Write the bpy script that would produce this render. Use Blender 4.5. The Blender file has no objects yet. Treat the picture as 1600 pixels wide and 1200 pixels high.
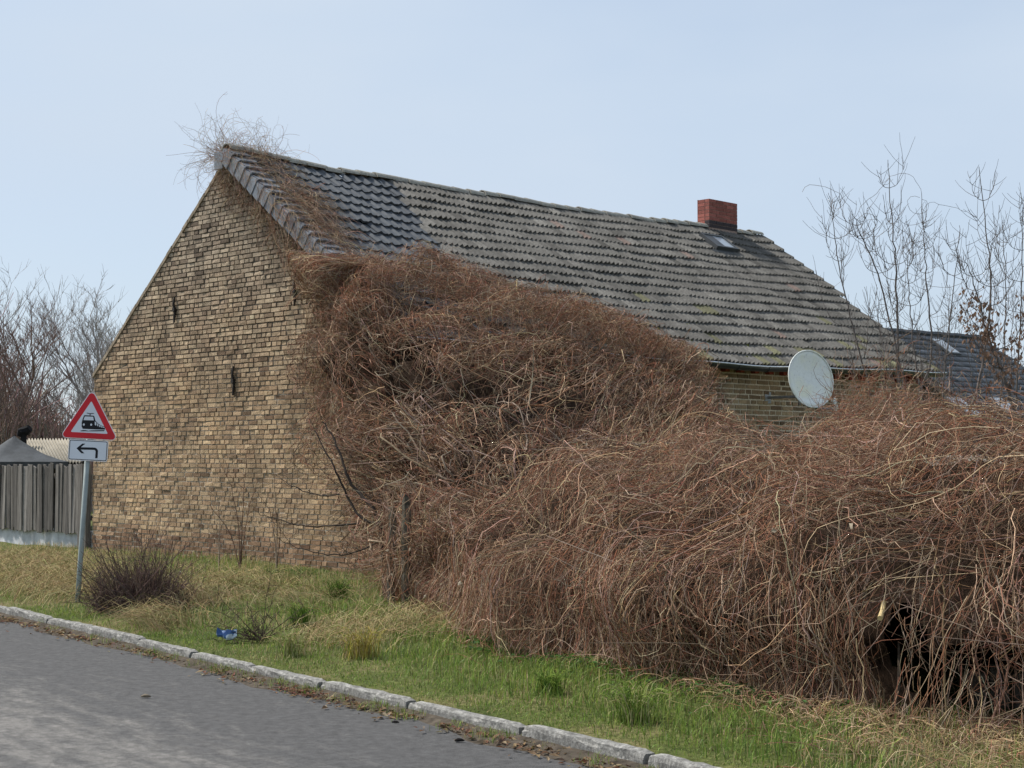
import bpy, math, random
import numpy as np
from mathutils import Matrix, Vector
random.seed(7); RNG = np.random.default_rng(11)
SC = bpy.context.scene

# ------------------------------------------------------------------ camera, sky, sun, exposure
FPX, EYE, HOR = 2400.0, 1.72, 716.0
PITCH = math.atan((HOR - 600) / FPX)
cam_d = bpy.data.cameras.new('camera'); cam = bpy.data.objects.new('camera', cam_d)
SC.collection.objects.link(cam)
cam.location = (0, 0, EYE); cam.rotation_euler = (math.pi / 2 + PITCH, 0, 0)
cam_d.sensor_width = 36.0; cam_d.lens = FPX / 1600 * 36; cam_d.clip_end = 3000; cam_d.clip_start = 0.1
SC.camera = cam
SUN_EL, SUN_AZ = math.radians(50), math.radians(292)     # azimuth clockwise from +Y: high, from beyond the gable on the left
world = bpy.data.worlds.new('World'); SC.world = world; world.use_nodes = True
wn, wl = world.node_tree.nodes, world.node_tree.links
wn.clear()
w_out = wn.new('ShaderNodeOutputWorld'); w_bg = wn.new('ShaderNodeBackground'); w_sky = wn.new('ShaderNodeTexSky')
w_sky.sky_type = 'NISHITA'; w_sky.sun_disc = False; w_sky.sun_elevation = SUN_EL; w_sky.sun_rotation = SUN_AZ
w_sky.air_density = 1.0; w_sky.dust_density = 1.2; w_sky.ozone_density = 1.6
w_bg.inputs['Strength'].default_value = 0.12
# a thin veil of high cloud over the clear sky
w_co = wn.new('ShaderNodeTexCoord'); w_mp = wn.new('ShaderNodeMapping'); w_mp.inputs['Scale'].default_value = (1.0, 1.0, 2.6)
w_no = wn.new('ShaderNodeTexNoise'); w_no.inputs['Scale'].default_value = 1.7; w_no.inputs['Detail'].default_value = 5; w_no.inputs['Roughness'].default_value = 0.5
w_rm = wn.new('ShaderNodeMapRange'); w_rm.inputs['From Min'].default_value = 0.3; w_rm.inputs['From Max'].default_value = 0.72
w_rm.inputs['To Min'].default_value = 0.45; w_rm.inputs['To Max'].default_value = 1.0
w_mx = wn.new('ShaderNodeMix'); w_mx.data_type = 'RGBA'; w_mx.inputs['B'].default_value = (4.15, 4.85, 5.75, 1)
wl.new(w_co.outputs['Generated'], w_mp.inputs['Vector']); wl.new(w_mp.outputs['Vector'], w_no.inputs['Vector'])
wl.new(w_no.outputs['Fac'], w_rm.inputs['Value']); wl.new(w_rm.outputs['Result'], w_mx.inputs['Factor'])
wl.new(w_sky.outputs['Color'], w_mx.inputs['A']); wl.new(w_mx.outputs['Result'], w_bg.inputs['Color'])
wl.new(w_bg.outputs['Background'], w_out.inputs['Surface'])
sun_d = bpy.data.lights.new('sun', 'SUN'); sun_d.energy = 4.6; sun_d.angle = math.radians(6); sun_d.color = (1, 0.95, 0.87)
sun = bpy.data.objects.new('sun', sun_d); SC.collection.objects.link(sun)
_sd = Vector((math.sin(SUN_AZ) * math.cos(SUN_EL), math.cos(SUN_AZ) * math.cos(SUN_EL), math.sin(SUN_EL)))
sun.rotation_euler = _sd.to_track_quat('Z', 'Y').to_euler(); sun.location = _sd * 60
SC.view_settings.view_transform = 'Standard'; SC.view_settings.look = 'None'; SC.view_settings.exposure = 0.32; SC.view_settings.gamma = 1.0

# ------------------------------------------------------------------ helpers
COL = SC.collection
_c, _s = math.cos(PITCH), math.sin(PITCH)
def at(px, py, Y):
    """world point at distance Y along the view that lies behind photo pixel (px, py)"""
    a, b = (px - 800) / FPX, (600 - py) / FPX
    d = np.array([a, _c - b * _s, _s + b * _c]); t = Y / d[1]
    return d * t + np.array([0, 0, EYE])
def on_z(px, py, z):
    a, b = (px - 800) / FPX, (600 - py) / FPX
    d = np.array([a, _c - b * _s, _s + b * _c]); t = (z - EYE) / d[2]
    return d * t + np.array([0, 0, EYE])
def mesh(name, V, F, col=None, smooth=False):
    """V (n,3); F (m,k) array, or a list of arrays with different k"""
    V = np.asarray(V, dtype=np.float32)
    Fs = F if isinstance(F, list) else [F]
    Fs = [np.asarray(f, dtype=np.int32) for f in Fs if len(f)]
    me = bpy.data.meshes.new(name)
    me.vertices.add(len(V)); me.vertices.foreach_set('co', V.ravel())
    loops = np.concatenate([f.ravel() for f in Fs])
    sizes = np.concatenate([np.full(len(f), f.shape[1], dtype=np.int32) for f in Fs])
    starts = np.concatenate([[0], np.cumsum(sizes)[:-1]]).astype(np.int32)
    me.loops.add(len(loops)); me.loops.foreach_set('vertex_index', loops)
    me.polygons.add(len(sizes)); me.polygons.foreach_set('loop_start', starts)
    me.update(calc_edges=True)
    me.polygons.foreach_set('use_smooth', np.full(len(sizes), bool(smooth)))
    if col is not None:
        c = np.ones((len(V), 4), dtype=np.float32); c[:, :3] = col
        at_ = me.attributes.new('col', 'FLOAT_COLOR', 'POINT'); at_.data.foreach_set('color', c.ravel())
    return me
def obj(name, me, mat=None, parent=None, loc=None):
    o = bpy.data.objects.new(name, me); COL.objects.link(o)
    if mat is not None and not me.materials: me.materials.append(mat)
    if parent is not None: o.parent = parent
    if loc is not None: o.location = loc
    return o
def empty(name, loc=(0, 0, 0), rz=0.0):
    o = bpy.data.objects.new(name, None); COL.objects.link(o); o.location = loc; o.rotation_euler = (0, 0, rz)
    o.empty_display_size = 0.2
    return o
def tag(o, label, cat, group=None, kind=None):
    o['label'] = label; o['category'] = cat
    if group: o['group'] = group
    if kind: o['kind'] = kind
    return o
class MB:
    def __init__(s): s.V = []; s.F = []
    def add(s, V, F):
        n = len(s.V); s.V += [tuple(v) for v in V]; s.F += [tuple(i + n for i in f) for f in F]; return s
    def box(s, lo, hi, M=None):
        (x0, y0, z0), (x1, y1, z1) = lo, hi
        V = [(x0, y0, z0), (x1, y0, z0), (x1, y1, z0), (x0, y1, z0), (x0, y0, z1), (x1, y0, z1), (x1, y1, z1), (x0, y1, z1)]
        if M is not None: V = [tuple(M @ Vector(v)) for v in V]
        return s.add(V, [(0, 3, 2, 1), (4, 5, 6, 7), (0, 1, 5, 4), (1, 2, 6, 5), (2, 3, 7, 6), (3, 0, 4, 7)])
    def prism(s, poly, d, M=None):
        """polygon in xz, extruded from y=0 to y=d"""
        n = len(poly); V = [(p[0], 0, p[1]) for p in poly] + [(p[0], d, p[1]) for p in poly]
        if M is not None: V = [tuple(M @ Vector(v)) for v in V]
        F = [tuple(range(n)), tuple(range(2 * n - 1, n - 1, -1))] + [((i + 1) % n, i, i + n, (i + 1) % n + n) for i in range(n)]
        return s.add(V, F)
    def tube(s, pts, r, n=8, cap=True):
        pts = np.asarray(pts, float); r = np.broadcast_to(np.asarray(r, float), (len(pts),))
        V, F = tubes(pts[None], r[None], n); 
        F = [tuple(f) for f in F]
        if cap:
            F.append(tuple(range(n))[::-1]); k = len(V); F.append(tuple(range(k - n, k)))
        return s.add(V, F)
    def build(s, name, mat, parent=None, smooth=False):
        me = bpy.data.meshes.new(name); me.from_pydata(s.V, [], s.F); me.update()
        if smooth: me.polygons.foreach_set('use_smooth', np.ones(len(me.polygons), dtype=bool))
        return obj(name, me, mat, parent)
def tubes(P, R, sides=3):
    """P (N,K,3) polylines, R (N,K) radii -> V, quads"""
    N, K, _ = P.shape
    T = np.gradient(P, axis=1); T /= np.linalg.norm(T, axis=2, keepdims=True) + 1e-9
    up = np.where(np.abs(T[:, :1, 2:3]) > 0.8, np.array([1., 0.13, 0]), np.array([0.1, 0, 1.]))
    A = np.cross(T, up); A /= np.linalg.norm(A, axis=2, keepdims=True) + 1e-9
    B = np.cross(T, A)
    an = np.arange(sides) * 2 * math.pi / sides
    V = P[:, :, None] + R[:, :, None, None] * (np.cos(an)[None, None, :, None] * A[:, :, None] + np.sin(an)[None, None, :, None] * B[:, :, None])
    i = np.arange(N * K * sides).reshape(N, K, sides)
    a, b = i[:, :-1], i[:, 1:]
    F = np.stack([a, np.roll(a, -1, 2), np.roll(b, -1, 2), b], axis=-1).reshape(-1, 4)
    return V.reshape(-1, 3), F
class Tangle:
    """collects many thin stems of one plant into one mesh with a colour for each stem"""
    def __init__(s): s.V = []; s.F = []; s.C = []; s.n = 0
    def raw(s, V, F, C):
        s.V.append(np.asarray(V)); s.F.append(np.asarray(F) + s.n); s.C.append(C); s.n += len(V)
    def stems(s, P, R, C, sides=3):
        V, F = tubes(P, R, sides); k = P.shape[1] * sides
        s.raw(V, F, np.repeat(C, k, axis=0))
    def build(s, name, mat, parent=None):
        by = {}
        for f in s.F: by.setdefault(f.shape[1], []).append(f)
        me = mesh(name, np.concatenate(s.V), [np.concatenate(v) for v in by.values()], np.concatenate(s.C), smooth=(3 not in by))
        return obj(name, me, mat, parent)
def palette(n, cols, w, jit=0.18, rng=RNG):
    cols = np.array(cols); w = np.array(w, float); w /= w.sum()
    c = cols[rng.choice(len(cols), n, p=w)]
    return np.clip(c * (1 + jit * rng.standard_normal((n, 1))) * (1 + 0.06 * rng.standard_normal((n, 3))), 0.005, 1)

# ------------------------------------------------------------------ materials
class Mat:
    def __init__(s, name, rough=0.85, spec=0.3):
        s.m = bpy.data.materials.new(name); s.m.use_nodes = True
        s.n, s.l = s.m.node_tree.nodes, s.m.node_tree.links
        s.b = s.n['Principled BSDF']; s.b.inputs['Roughness'].default_value = rough; s.b.inputs['Specular IOR Level'].default_value = spec
        s._co = None
    def node(s, t, **kw):
        n = s.n.new(t)
        for k, v in kw.items(): setattr(n, k, v)
        return n
    def co(s, which='Object'):
        if s._co is None: s._co = s.node('ShaderNodeTexCoord')
        return s._co.outputs[which]
    def noise(s, scale, detail=4, rough=0.55, vec=None, stretch=None, dist=0.0):
        n = s.node('ShaderNodeTexNoise'); n.inputs['Scale'].default_value = scale; n.inputs['Detail'].default_value = detail
        n.inputs['Roughness'].default_value = rough; n.inputs['Distortion'].default_value = dist
        v = vec if vec is not None else s.co()
        if stretch is not None:
            m = s.node('ShaderNodeMapping'); m.inputs['Scale'].default_value = stretch[:3]
            if len(stretch) > 3: m.inputs['Rotation'].default_value = (0, 0, stretch[3])
            s.l.new(v, m.inputs['Vector']); v = m.outputs['Vector']
        s.l.new(v, n.inputs['Vector']); return n.outputs['Fac']
    def ramp(s, fac, stops):
        r = s.node('ShaderNodeValToRGB'); e = r.color_ramp.elements
        while len(e) < len(stops): e.new(0.5)
        for i, (p, c) in enumerate(stops):
            e[i].position = p; e[i].color = (c, c, c, 1) if not hasattr(c, '__len__') else (*c, 1)
        s.l.new(fac, r.inputs['Fac']); return r.outputs['Color']
    def mix(s, fac, a, b, blend='MIX'):
        m = s.node('ShaderNodeMix', data_type='RGBA', blend_type=blend)
        for k, v in (('Factor', fac), ('A', a), ('B', b)):
            if hasattr(v, 'is_linked') or hasattr(v, 'node'): s.l.new(v, m.inputs[k])
            else: m.inputs[k].default_value = v if not hasattr(v, '__len__') else (*v, 1)
        return m.outputs['Result']
    def attr(s, name='col'):
        a = s.node('ShaderNodeAttribute', attribute_name=name); return a.outputs['Color']
    def ocol(s):
        return s.node('ShaderNodeObjectInfo').outputs['Color']
    def rand(s):
        return s.node('ShaderNodeObjectInfo').outputs['Random']
    def color(s, c):
        if hasattr(c, 'node'): s.l.new(c, s.b.inputs['Base Color'])
        else: s.b.inputs['Base Color'].default_value = (*c, 1)
        return s
    def bump(s, h, strength=0.4, dist=0.01):
        b = s.node('ShaderNodeBump'); b.inputs['Strength'].default_value = strength; b.inputs['Distance'].default_value = dist
        s.l.new(h, b.inputs['Height']); s.l.new(b.outputs['Normal'], s.b.inputs['Normal']); return s
def simple(name, c, rough=0.8, spec=0.3, var=0.25, scale=6, bump=0.0, metal=0.0):
    M = Mat(name, rough, spec); n = M.noise(scale, 5, 0.6)
    lo = tuple(x * (1 - var) for x in c); hi = tuple(min(1, x * (1 + var)) for x in c)
    M.color(M.ramp(n, [(0.3, lo), (0.7, hi)]))
    if bump: M.bump(M.noise(scale * 6, 4), bump, 0.01)
    M.b.inputs['Metallic'].default_value = metal
    return M.m
def attr_mat(name, rough=0.9, spec=0.15, var=0.3, scale=40, sheen=0.0):
    M = Mat(name, rough, spec)
    M.color(M.mix(1.0, M.attr(), M.ramp(M.noise(scale, 3), [(0.25, 1 - var), (0.75, 1 + var)]), 'MULTIPLY'))
    return M.m
M_stem = attr_mat('stems', 0.95, 0.05)
M_leaf = attr_mat('dry_leaves', 0.8, 0.25, 0.25, 60)
M_grass = attr_mat('grass_blades', 0.6, 0.3, 0.15, 8)
def add_translucency(m, f):
    n, l = m.node_tree.nodes, m.node_tree.links; b = n['Principled BSDF']; o = n['Material Output']; t = n.new('ShaderNodeBsdfTranslucent'); x = n.new('ShaderNodeMixShader'); x.inputs[0].default_value = f
    l.new(b.inputs['Base Color'].links[0].from_socket, t.inputs['Color']); l.new(b.outputs[0], x.inputs[1]); l.new(t.outputs[0], x.inputs[2]); l.new(x.outputs[0], o.inputs['Surface'])
add_translucency(M_grass, 0.4); add_translucency(M_leaf, 0.3)

# ------------------------------------------------------------------ ground, road, kerb
K0 = np.array([0.903, 8.31]); KD = np.array([-0.6029, 0.7978]); KN = np.array([0.7978, 0.6029])   # kerb line: point, direction away, towards the verge
def st(x, y):
    dx, dy = x - K0[0], y - K0[1]
    return dx * KN[0] + dy * KN[1], dx * KD[0] + dy * KD[1]
def xy(s, t): return K0[0] + KN[0] * s + KD[0] * t, K0[1] + KN[1] * s + KD[1] * t
def hum(x, y):
    return (np.sin(x * 1.7 + 0.6 * y) * np.sin(y * 1.3 - 0.4 * x + 1) * 0.5 + np.sin(x * 4.1 - y * 2.2) * 0.22 + np.sin(y * 5.3 + x * 3.1 + 2) * 0.15)
def gz(x, y):
    x = np.asarray(x, float); y = np.asarray(y, float); s, t = st(x, y)
    up = np.clip((s - 0.08) / 0.05, 0, 1)
    v = 0.085 + 0.035 * np.clip(s / 1.2, 0, 1) + 0.05 * np.clip(s - 0.3, 0, 1) * hum(x, y)
    v = np.where(s > 30, 0.12, v)
    return np.where(s < 0.08, -0.05, -0.05 + up * (v + 0.05))
sv = np.concatenate([[-900, -300, -60, -12, -6, -2, -0.5, 0.04, 0.08, 0.13], np.arange(0.25, 7, 0.12), np.arange(7, 14, 0.5), [16, 20, 30, 31, 60, 120, 300, 900]])
tv = np.concatenate([[-900, -300, -80, -30, -14, -9], np.arange(-6, 26, 0.16), [28, 34, 50, 90, 300, 900]])
S_, T_ = np.meshgrid(sv, tv, indexing='ij'); X_, Y_ = xy(S_, T_); Z_ = gz(X_, Y_)
idx = np.arange(S_.size).reshape(S_.shape)
Q_ = np.stack([idx[:-1, :-1], idx[:-1, 1:], idx[1:, 1:], idx[1:, :-1]], -1).reshape(-1, 4)[:, ::-1]
M = Mat('earth_and_turf', 0.95, 0.1)
g1 = M.ramp(M.noise(0.9, 6, 0.6), [(0.35, (0.055, 0.075, 0.02)), (0.5, (0.10, 0.115, 0.035)), (0.66, (0.19, 0.155, 0.08))])
g2 = M.ramp(M.noise(24, 4), [(0.3, 0.55), (0.7, 1.2)])
M.color(M.mix(1.0, g1, g2, 'MULTIPLY')).bump(M.noise(30, 5), 0.8, 0.03)
ground = obj('ground', mesh('ground', np.stack([X_, Y_, Z_], -1).reshape(-1, 3), Q_, smooth=True), M.m); ground['kind'] = 'structure'
# road
rs = [-7.2, -5.5, -4, -2.5, -1, -0.3, 0.06]; rt = np.concatenate([[-300, -80, -20], np.arange(-8, 24, 1.0), [40, 90, 300]])
S2, T2 = np.meshgrid(rs, rt, indexing='ij'); X2, Y2 = xy(S2, T2); Z2 = 0.0 * X2
i2 = np.arange(S2.size).reshape(S2.shape); Q2 = np.stack([i2[:-1, :-1], i2[:-1, 1:], i2[1:, 1:], i2[1:, :-1]], -1).reshape(-1, 4)[:, ::-1]
M = Mat('worn_asphalt', 0.9, 0.25)
ang = math.atan2(KD[1], KD[0])
def mapped(M, rot, sc):
    m1 = M.node('ShaderNodeMapping'); m1.inputs['Rotation'].default_value = (0, 0, rot); M.l.new(M.co(), m1.inputs['Vector'])
    m2 = M.node('ShaderNodeMapping'); m2.inputs['Scale'].default_value = sc; M.l.new(m1.outputs['Vector'], m2.inputs['Vector']); return m2.outputs['Vector']
vlong = mapped(M, -ang, (0.30, 1.0, 1))
vshort = mapped(M, -ang, (0.5, 1.5, 1))
big = M.noise(0.75, 5, 0.55, vec=vlong); mid = M.noise(4.5, 6, 0.7, vec=vshort); fine = M.noise(13, 7, 0.85); grit = M.noise(170, 3, 0.7)
sep = M.node('ShaderNodeSeparateXYZ'); M.l.new(mapped(M, -ang, (1, 1, 1)), sep.inputs[0])
# worn, sandy band in the middle of the lane: distance from the kerb in the rotated y
k0r = -math.sin(-ang) * 0 + 0
def mathn(M, op, a, b=None):
    n = M.node('ShaderNodeMath', operation=op)
    for i, v in enumerate((a, b)):
        if v is None: continue
        if hasattr(v, 'node'): M.l.new(v, n.inputs[i])
        else: n.inputs[i].default_value = v
    return n.outputs[0]
yk = float(-math.sin(ang) * K0[0] + math.cos(ang) * K0[1])     # rotated y of the kerb
dist = mathn(M, 'ABSOLUTE', mathn(M, 'SUBTRACT', sep.outputs['Y'], yk))
band = M.node('ShaderNodeMapRange'); band.interpolation_type = 'SMOOTHSTEP'
band.inputs['From Min'].default_value = 0.6; band.inputs['From Max'].default_value = 2.2; M.l.new(dist, band.inputs['Value'])
wear = mathn(M, 'ADD', mathn(M, 'MULTIPLY', big, 0.30), mathn(M, 'MULTIPLY', mid, 0.76))
wear = mathn(M, 'ADD', wear, mathn(M, 'MULTIPLY', mathn(M, 'SUBTRACT', band.outputs['Result'], 0.75), 0.20))
wcol = M.ramp(wear, [(0.44, (0.074, 0.073, 0.073)), (0.54, (0.098, 0.095, 0.092)), (0.68, (0.160, 0.152, 0.142))])
spk = M.ramp(fine, [(0.38, 0.68), (0.5, 1.0), (0.62, 1.32)])
M.color(M.mix(1.0, M.mix(1.0, wcol, spk, 'MULTIPLY'), M.ramp(grit, [(0.35, 0.5), (0.65, 1.5)]), 'MULTIPLY'))
M.bump(mathn(M, 'ADD', fine, grit), 0.55, 0.006)
road = obj('road', mesh('road', np.stack([X2, Y2, Z2], -1).reshape(-1, 3), Q2), M.m); road['kind'] = 'structure'

# kerb of old concrete stones, each about a metre long
M = Mat('kerb_concrete', 0.9, 0.2)
kb = M.ramp(M.noise(9, 6, 0.65), [(0.3, (0.16, 0.155, 0.145)), (0.5, (0.25, 0.245, 0.23)), (0.68, (0.38, 0.37, 0.345))])
kl = M.ramp(M.noise(45, 5, 0.7), [(0.42, 0.6), (0.6, 1.15)])
M.color(M.mix(1.0, kb, kl, 'MULTIPLY')).bump(M.noise(38, 6, 0.7), 0.7, 0.012); M_kerb = M.m
kerb = empty('kerb', (K0[0], K0[1], 0), ang); kerb['kind'] = 'structure'
def kerb_stone_mesh(seed):
    r = np.random.default_rng(seed); nx = 15; prof = [(-0.0, -0.15), (0.0, 0.072), (0.005, 0.095), (0.016, 0.102), (0.05, 0.104), (0.082, 0.101), (0.092, 0.08), (0.092, -0.15)]
    V = []; F = []; m = len(prof)
    for i in range(nx):
        t = i / (nx - 1)
        for j, (d, z) in enumerate(prof):
            e = 0.012 * (min(t, 1 - t) < 0.02) if j in (1, 2, 3, 4, 5, 6) else 0
            k = 0.0035 if 0 < j < 7 else 0
            chip = -0.014 if (j in (1, 2, 3) and r.random() < 0.09) else 0
            V.append((t, -(d + r.normal() * k * 0.8 - chip * 0.6), z + r.normal() * k * 0.6 - e + chip))
    for i in range(nx - 1):
        for j in range(m - 1): F.append((i * m + j, i * m + j + 1, (i + 1) * m + j + 1, (i + 1) * m + j))
    F.append(tuple(range(m))[::-1]); F.append(tuple(range((nx - 1) * m, nx * m)))
    me = bpy.data.meshes.new('kerb_stone'); me.from_pydata(V, [], F); me.update(); me.materials.append(M_kerb); return me
kms = [kerb_stone_mesh(i) for i in range(5)]
# stone ends measured along the kerb in the photograph
kt = [on_z(x, y, 0.12) for x, y in ((1120, 1203), (995, 1174), (805, 1127), (637, 1087), (505, 1056), (390, 1031), (292, 1012), (212, 993), (130, 975), (65, 961), (0, 946))]
kt = [float(st(p[0], p[1])[1]) for p in kt]
t_lo = kt[0]; pre = [t_lo - 1.02 * i for i in range(6, 0, -1)]; post = [kt[-1] + 1.05 * i for i in range(1, 12)]
ks = pre + kt + post
for i, (a, b) in enumerate(zip(ks[:-1], ks[1:])):
    o = obj('kerb_stone', kms[(i * 3 + 1) % 5], None, kerb)
    gap = 0.018 + (0.05 if abs(a - kt[1]) < 0.01 else 0)
    # local x runs along KD, local -y is the verge side
    o.location = (a + gap * 0.5, random.uniform(-0.015, 0.012), random.uniform(-0.018, 0.004)); o.scale = (b - a - gap, 1, 1)
    o.rotation_euler = (random.uniform(-0.03, 0.03), random.uniform(-0.012, 0.012), random.uniform(-0.012, 0.012))

# ------------------------------------------------------------------ the brick house (local x along the eaves, local y along the gable)
YAW = 0.77428; CX, CY = -1.607, 21.188
W, L, AR = 8.24, 13.78, 4.025
HE, HR, HL = 3.638, 6.565, 3.19
house = empty('brick_house', (CX, CY, 0), YAW)
tag(house, 'old single-storey house of yellow-brown brick with steep tiled roof and blind gable', 'house')
SL = (HR - HE) / AR; SLL = (HR - HL) / (W - AR)
def local(P):
    P = np.asarray(P, float); dx, dy = P[..., 0] - CX, P[..., 1] - CY; c, s = math.cos(YAW), math.sin(YAW)
    return np.stack([dx * c + dy * s, -dx * s + dy * c, P[..., 2]], -1)
def world_pt(P):
    P = np.asarray(P, float); c, s = math.cos(YAW), math.sin(YAW)
    return np.stack([CX + P[..., 0] * c - P[..., 1] * s, CY + P[..., 0] * s + P[..., 1] * c, P[..., 2]], -1)
def on_plane_local(px, py, axis, val):
    o = local(np.array([0, 0, EYE])); d = local(at(px, py, 20.0)) - o
    t = (val - o[axis]) / d[axis]; return o + d * t
def bow(a, b):      # the old roof is not true: lifted at the front, sagging in the middle
    return -0.05 + 0.10 * b / L - 0.07 * np.sin(np.clip(b / L, 0, 1) * math.pi) + 0.05 * np.exp(-(b / 1.4) ** 2) + 0.012 * np.sin(b * 2.3 + a * 1.7) + 0.01 * np.sin(a * 3.1 - b * 0.9)
def roof_z(a, b):
    return np.where(a <= AR, HE + SL * a, HR - SLL * (a - AR)) + bow(a, b)

# brick and mortar
def brick_colour(n, lo, hi, dark, rng):
    """n random brick colours; lo..hi the warm range, dark the share of burnt ones"""
    t = rng.random((n, 1)); c = np.array(lo) * (1 - t) + np.array(hi) * t
    d = rng.random((n, 1)) < dark
    c = np.where(d, c * np.array([0.60, 0.57, 0.58]), c)
    return np.clip(c * (1 + 0.11 * rng.standard_normal((n, 1))), 0.02, 0.6)
def brick_mat(name, src):
    M = Mat(name, 0.93, 0.15); base = M.attr() if src == 'attr' else M.ocol()
    geo = M.node('ShaderNodeNewGeometry'); pos = geo.outputs['Position']
    st1 = M.ramp(M.noise(1.1, 6, 0.65, vec=pos), [(0.34, (0.58, 0.57, 0.57)), (0.50, (0.98, 0.98, 0.98)), (0.75, (1.2, 1.17, 1.1))])
    st2 = M.ramp(M.noise(28, 5, 0.75, vec=pos), [(0.3, 0.6), (0.52, 1.0), (0.75, 1.3)])
    runs = M.ramp(M.noise(2.6, 5, 0.6, vec=pos, stretch=(1, 1, 0.12)), [(0.34, (0.78, 0.77, 0.76)), (0.48, (1, 1, 1))])
    M.color(M.mix(1.0, M.mix(1.0, M.mix(1.0, base, runs, 'MULTIPLY'), st1, 'MULTIPLY'), st2, 'MULTIPLY')).bump(M.noise(60, 5, 0.7, vec=pos), 0.9, 0.012)
    return M.m
M_brick_a, M_brick_o = brick_mat('weathered_brick_field', 'attr'), brick_mat('weathered_brick', 'obj')
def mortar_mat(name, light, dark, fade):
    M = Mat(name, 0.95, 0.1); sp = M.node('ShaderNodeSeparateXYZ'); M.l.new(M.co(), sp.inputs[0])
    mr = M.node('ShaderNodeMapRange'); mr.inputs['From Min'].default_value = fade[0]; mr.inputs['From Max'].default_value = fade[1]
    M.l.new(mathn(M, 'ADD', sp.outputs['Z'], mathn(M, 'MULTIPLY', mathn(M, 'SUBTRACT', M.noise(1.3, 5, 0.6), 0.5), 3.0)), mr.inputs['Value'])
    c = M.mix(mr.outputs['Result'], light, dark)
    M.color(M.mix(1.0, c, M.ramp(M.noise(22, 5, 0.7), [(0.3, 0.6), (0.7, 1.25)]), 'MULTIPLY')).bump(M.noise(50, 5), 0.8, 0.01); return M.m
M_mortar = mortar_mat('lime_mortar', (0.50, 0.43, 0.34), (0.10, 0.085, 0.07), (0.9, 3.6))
M_mortar2 = mortar_mat('pointed_mortar', (0.66, 0.58, 0.46), (0.62, 0.54, 0.43), (1, 4))

def lay_bricks(u0f, u1f, z0, z1, course, hgt, strl, hedl, joint, rng):
    """rows of bricks in wall coordinates (u along, z up); u0f/u1f give the wall's limits at a height; returns list of (u_bl,u_br,u_tr,u_tl,zb,zt,kind,clipped)"""
    out = []; k = 0; z = z0
    while z < z1:
        zb, zt = z, z + hgt
        lb, lt, rb, rt = u0f(zb), u0f(zt), u1f(zb), u1f(zt)
        if rb - lb < 0.1: break
        head = (k % 2 == 0)
        u = lb - (0.0 if head else strl * 0.5) - rng.random() * 0.04 + (strl / 4 if (k // 2) % 2 else 0) - strl
        while u < rb:
            kind = head if rng.random() > 0.16 else not head
            w = hedl if kind else strl
            a, b = u, u + w
            A, B = max(a, lb), min(b, rb); At, Bt = max(a, lt), min(b, rt)
            if B - A > 0.025 and Bt - At > 0.005:
                out.append((A, B, Bt, At, zb, zt, 'h' if kind else 's', A > a + 1e-6 or B < b - 1e-6 or At > a + 1e-6 or Bt < b - 1e-6))
            elif B - A > 0.04: out.append((A, B, A + 0.01, A, zb, zt, 'h', True))
            u = b + joint * rng.uniform(0.8, 1.3)
        z += course; k += 1
    return out
def brick_verts(A, B, Bt, At, zb, zt, proud, ins, rng):
    j = lambda: rng.normal() * 0.0025
    f = [(A + ins + j(), proud + j(), zb + ins * .8 + j()), (B - ins + j(), proud + j(), zb + ins * .8 + j()), (max(Bt, At + .01) - ins + j(), proud + j(), zt - ins * .8 + j()), (At + ins + j(), proud + j(), zt - ins * .8 + j())]
    k = [(A, -0.02, zb), (B, -0.02, zb), (max(Bt, At + .01), -0.02, zt), (At, -0.02, zt)]
    return f + k
BF = np.array([(0, 1, 2, 3), (4, 5, 1, 0), (5, 6, 2, 1), (6, 7, 3, 2), (7, 4, 0, 3)])
def build_wall(parent, bricks, colours, pick, to_local, rng, s_len, h_len, hgt, flip):
    """picked bricks become objects that share a few meshes, the rest one mesh"""
    F = BF[:, ::-1] if flip else BF
    shared = {}
    for kind, ln in (('s', s_len), ('h', h_len)):
        for v in range(4):
            V = np.array(brick_verts(-ln / 2, ln / 2, ln / 2, -ln / 2, -hgt / 2, hgt / 2, rng.uniform(0.007, 0.016), rng.uniform(0.001, 0.004), rng))
            me = mesh('brick', to_local(V), F); me.materials.append(M_brick_o); shared[kind, v] = me
    VV = []; CC = []; n = 0; FF = []
    for i, bk in enumerate(bricks):
        if i in pick:
            o = obj('brick', shared[bk[6], int(rng.integers(4))], None, parent)
            c = np.array([[(bk[0] + bk[1]) / 2, rng.uniform(-0.002, 0.003), (bk[4] + bk[5]) / 2]]); o.location = tuple(to_local(c)[0])
            o.color = (*colours[i], 1)
        else:
            V = np.array(brick_verts(*bk[:6], rng.uniform(0.004, 0.019), rng.uniform(0.001, 0.0045), rng))
            VV.append(V); FF.append(F + n); n += 8; CC.append(np.repeat(colours[i][None], 8, 0))
    o = obj('brickwork', mesh('brickwork', to_local(np.concatenate(VV)), np.concatenate(FF), np.concatenate(CC)), M_brick_a, parent); o['kind'] = 'stuff'

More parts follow.
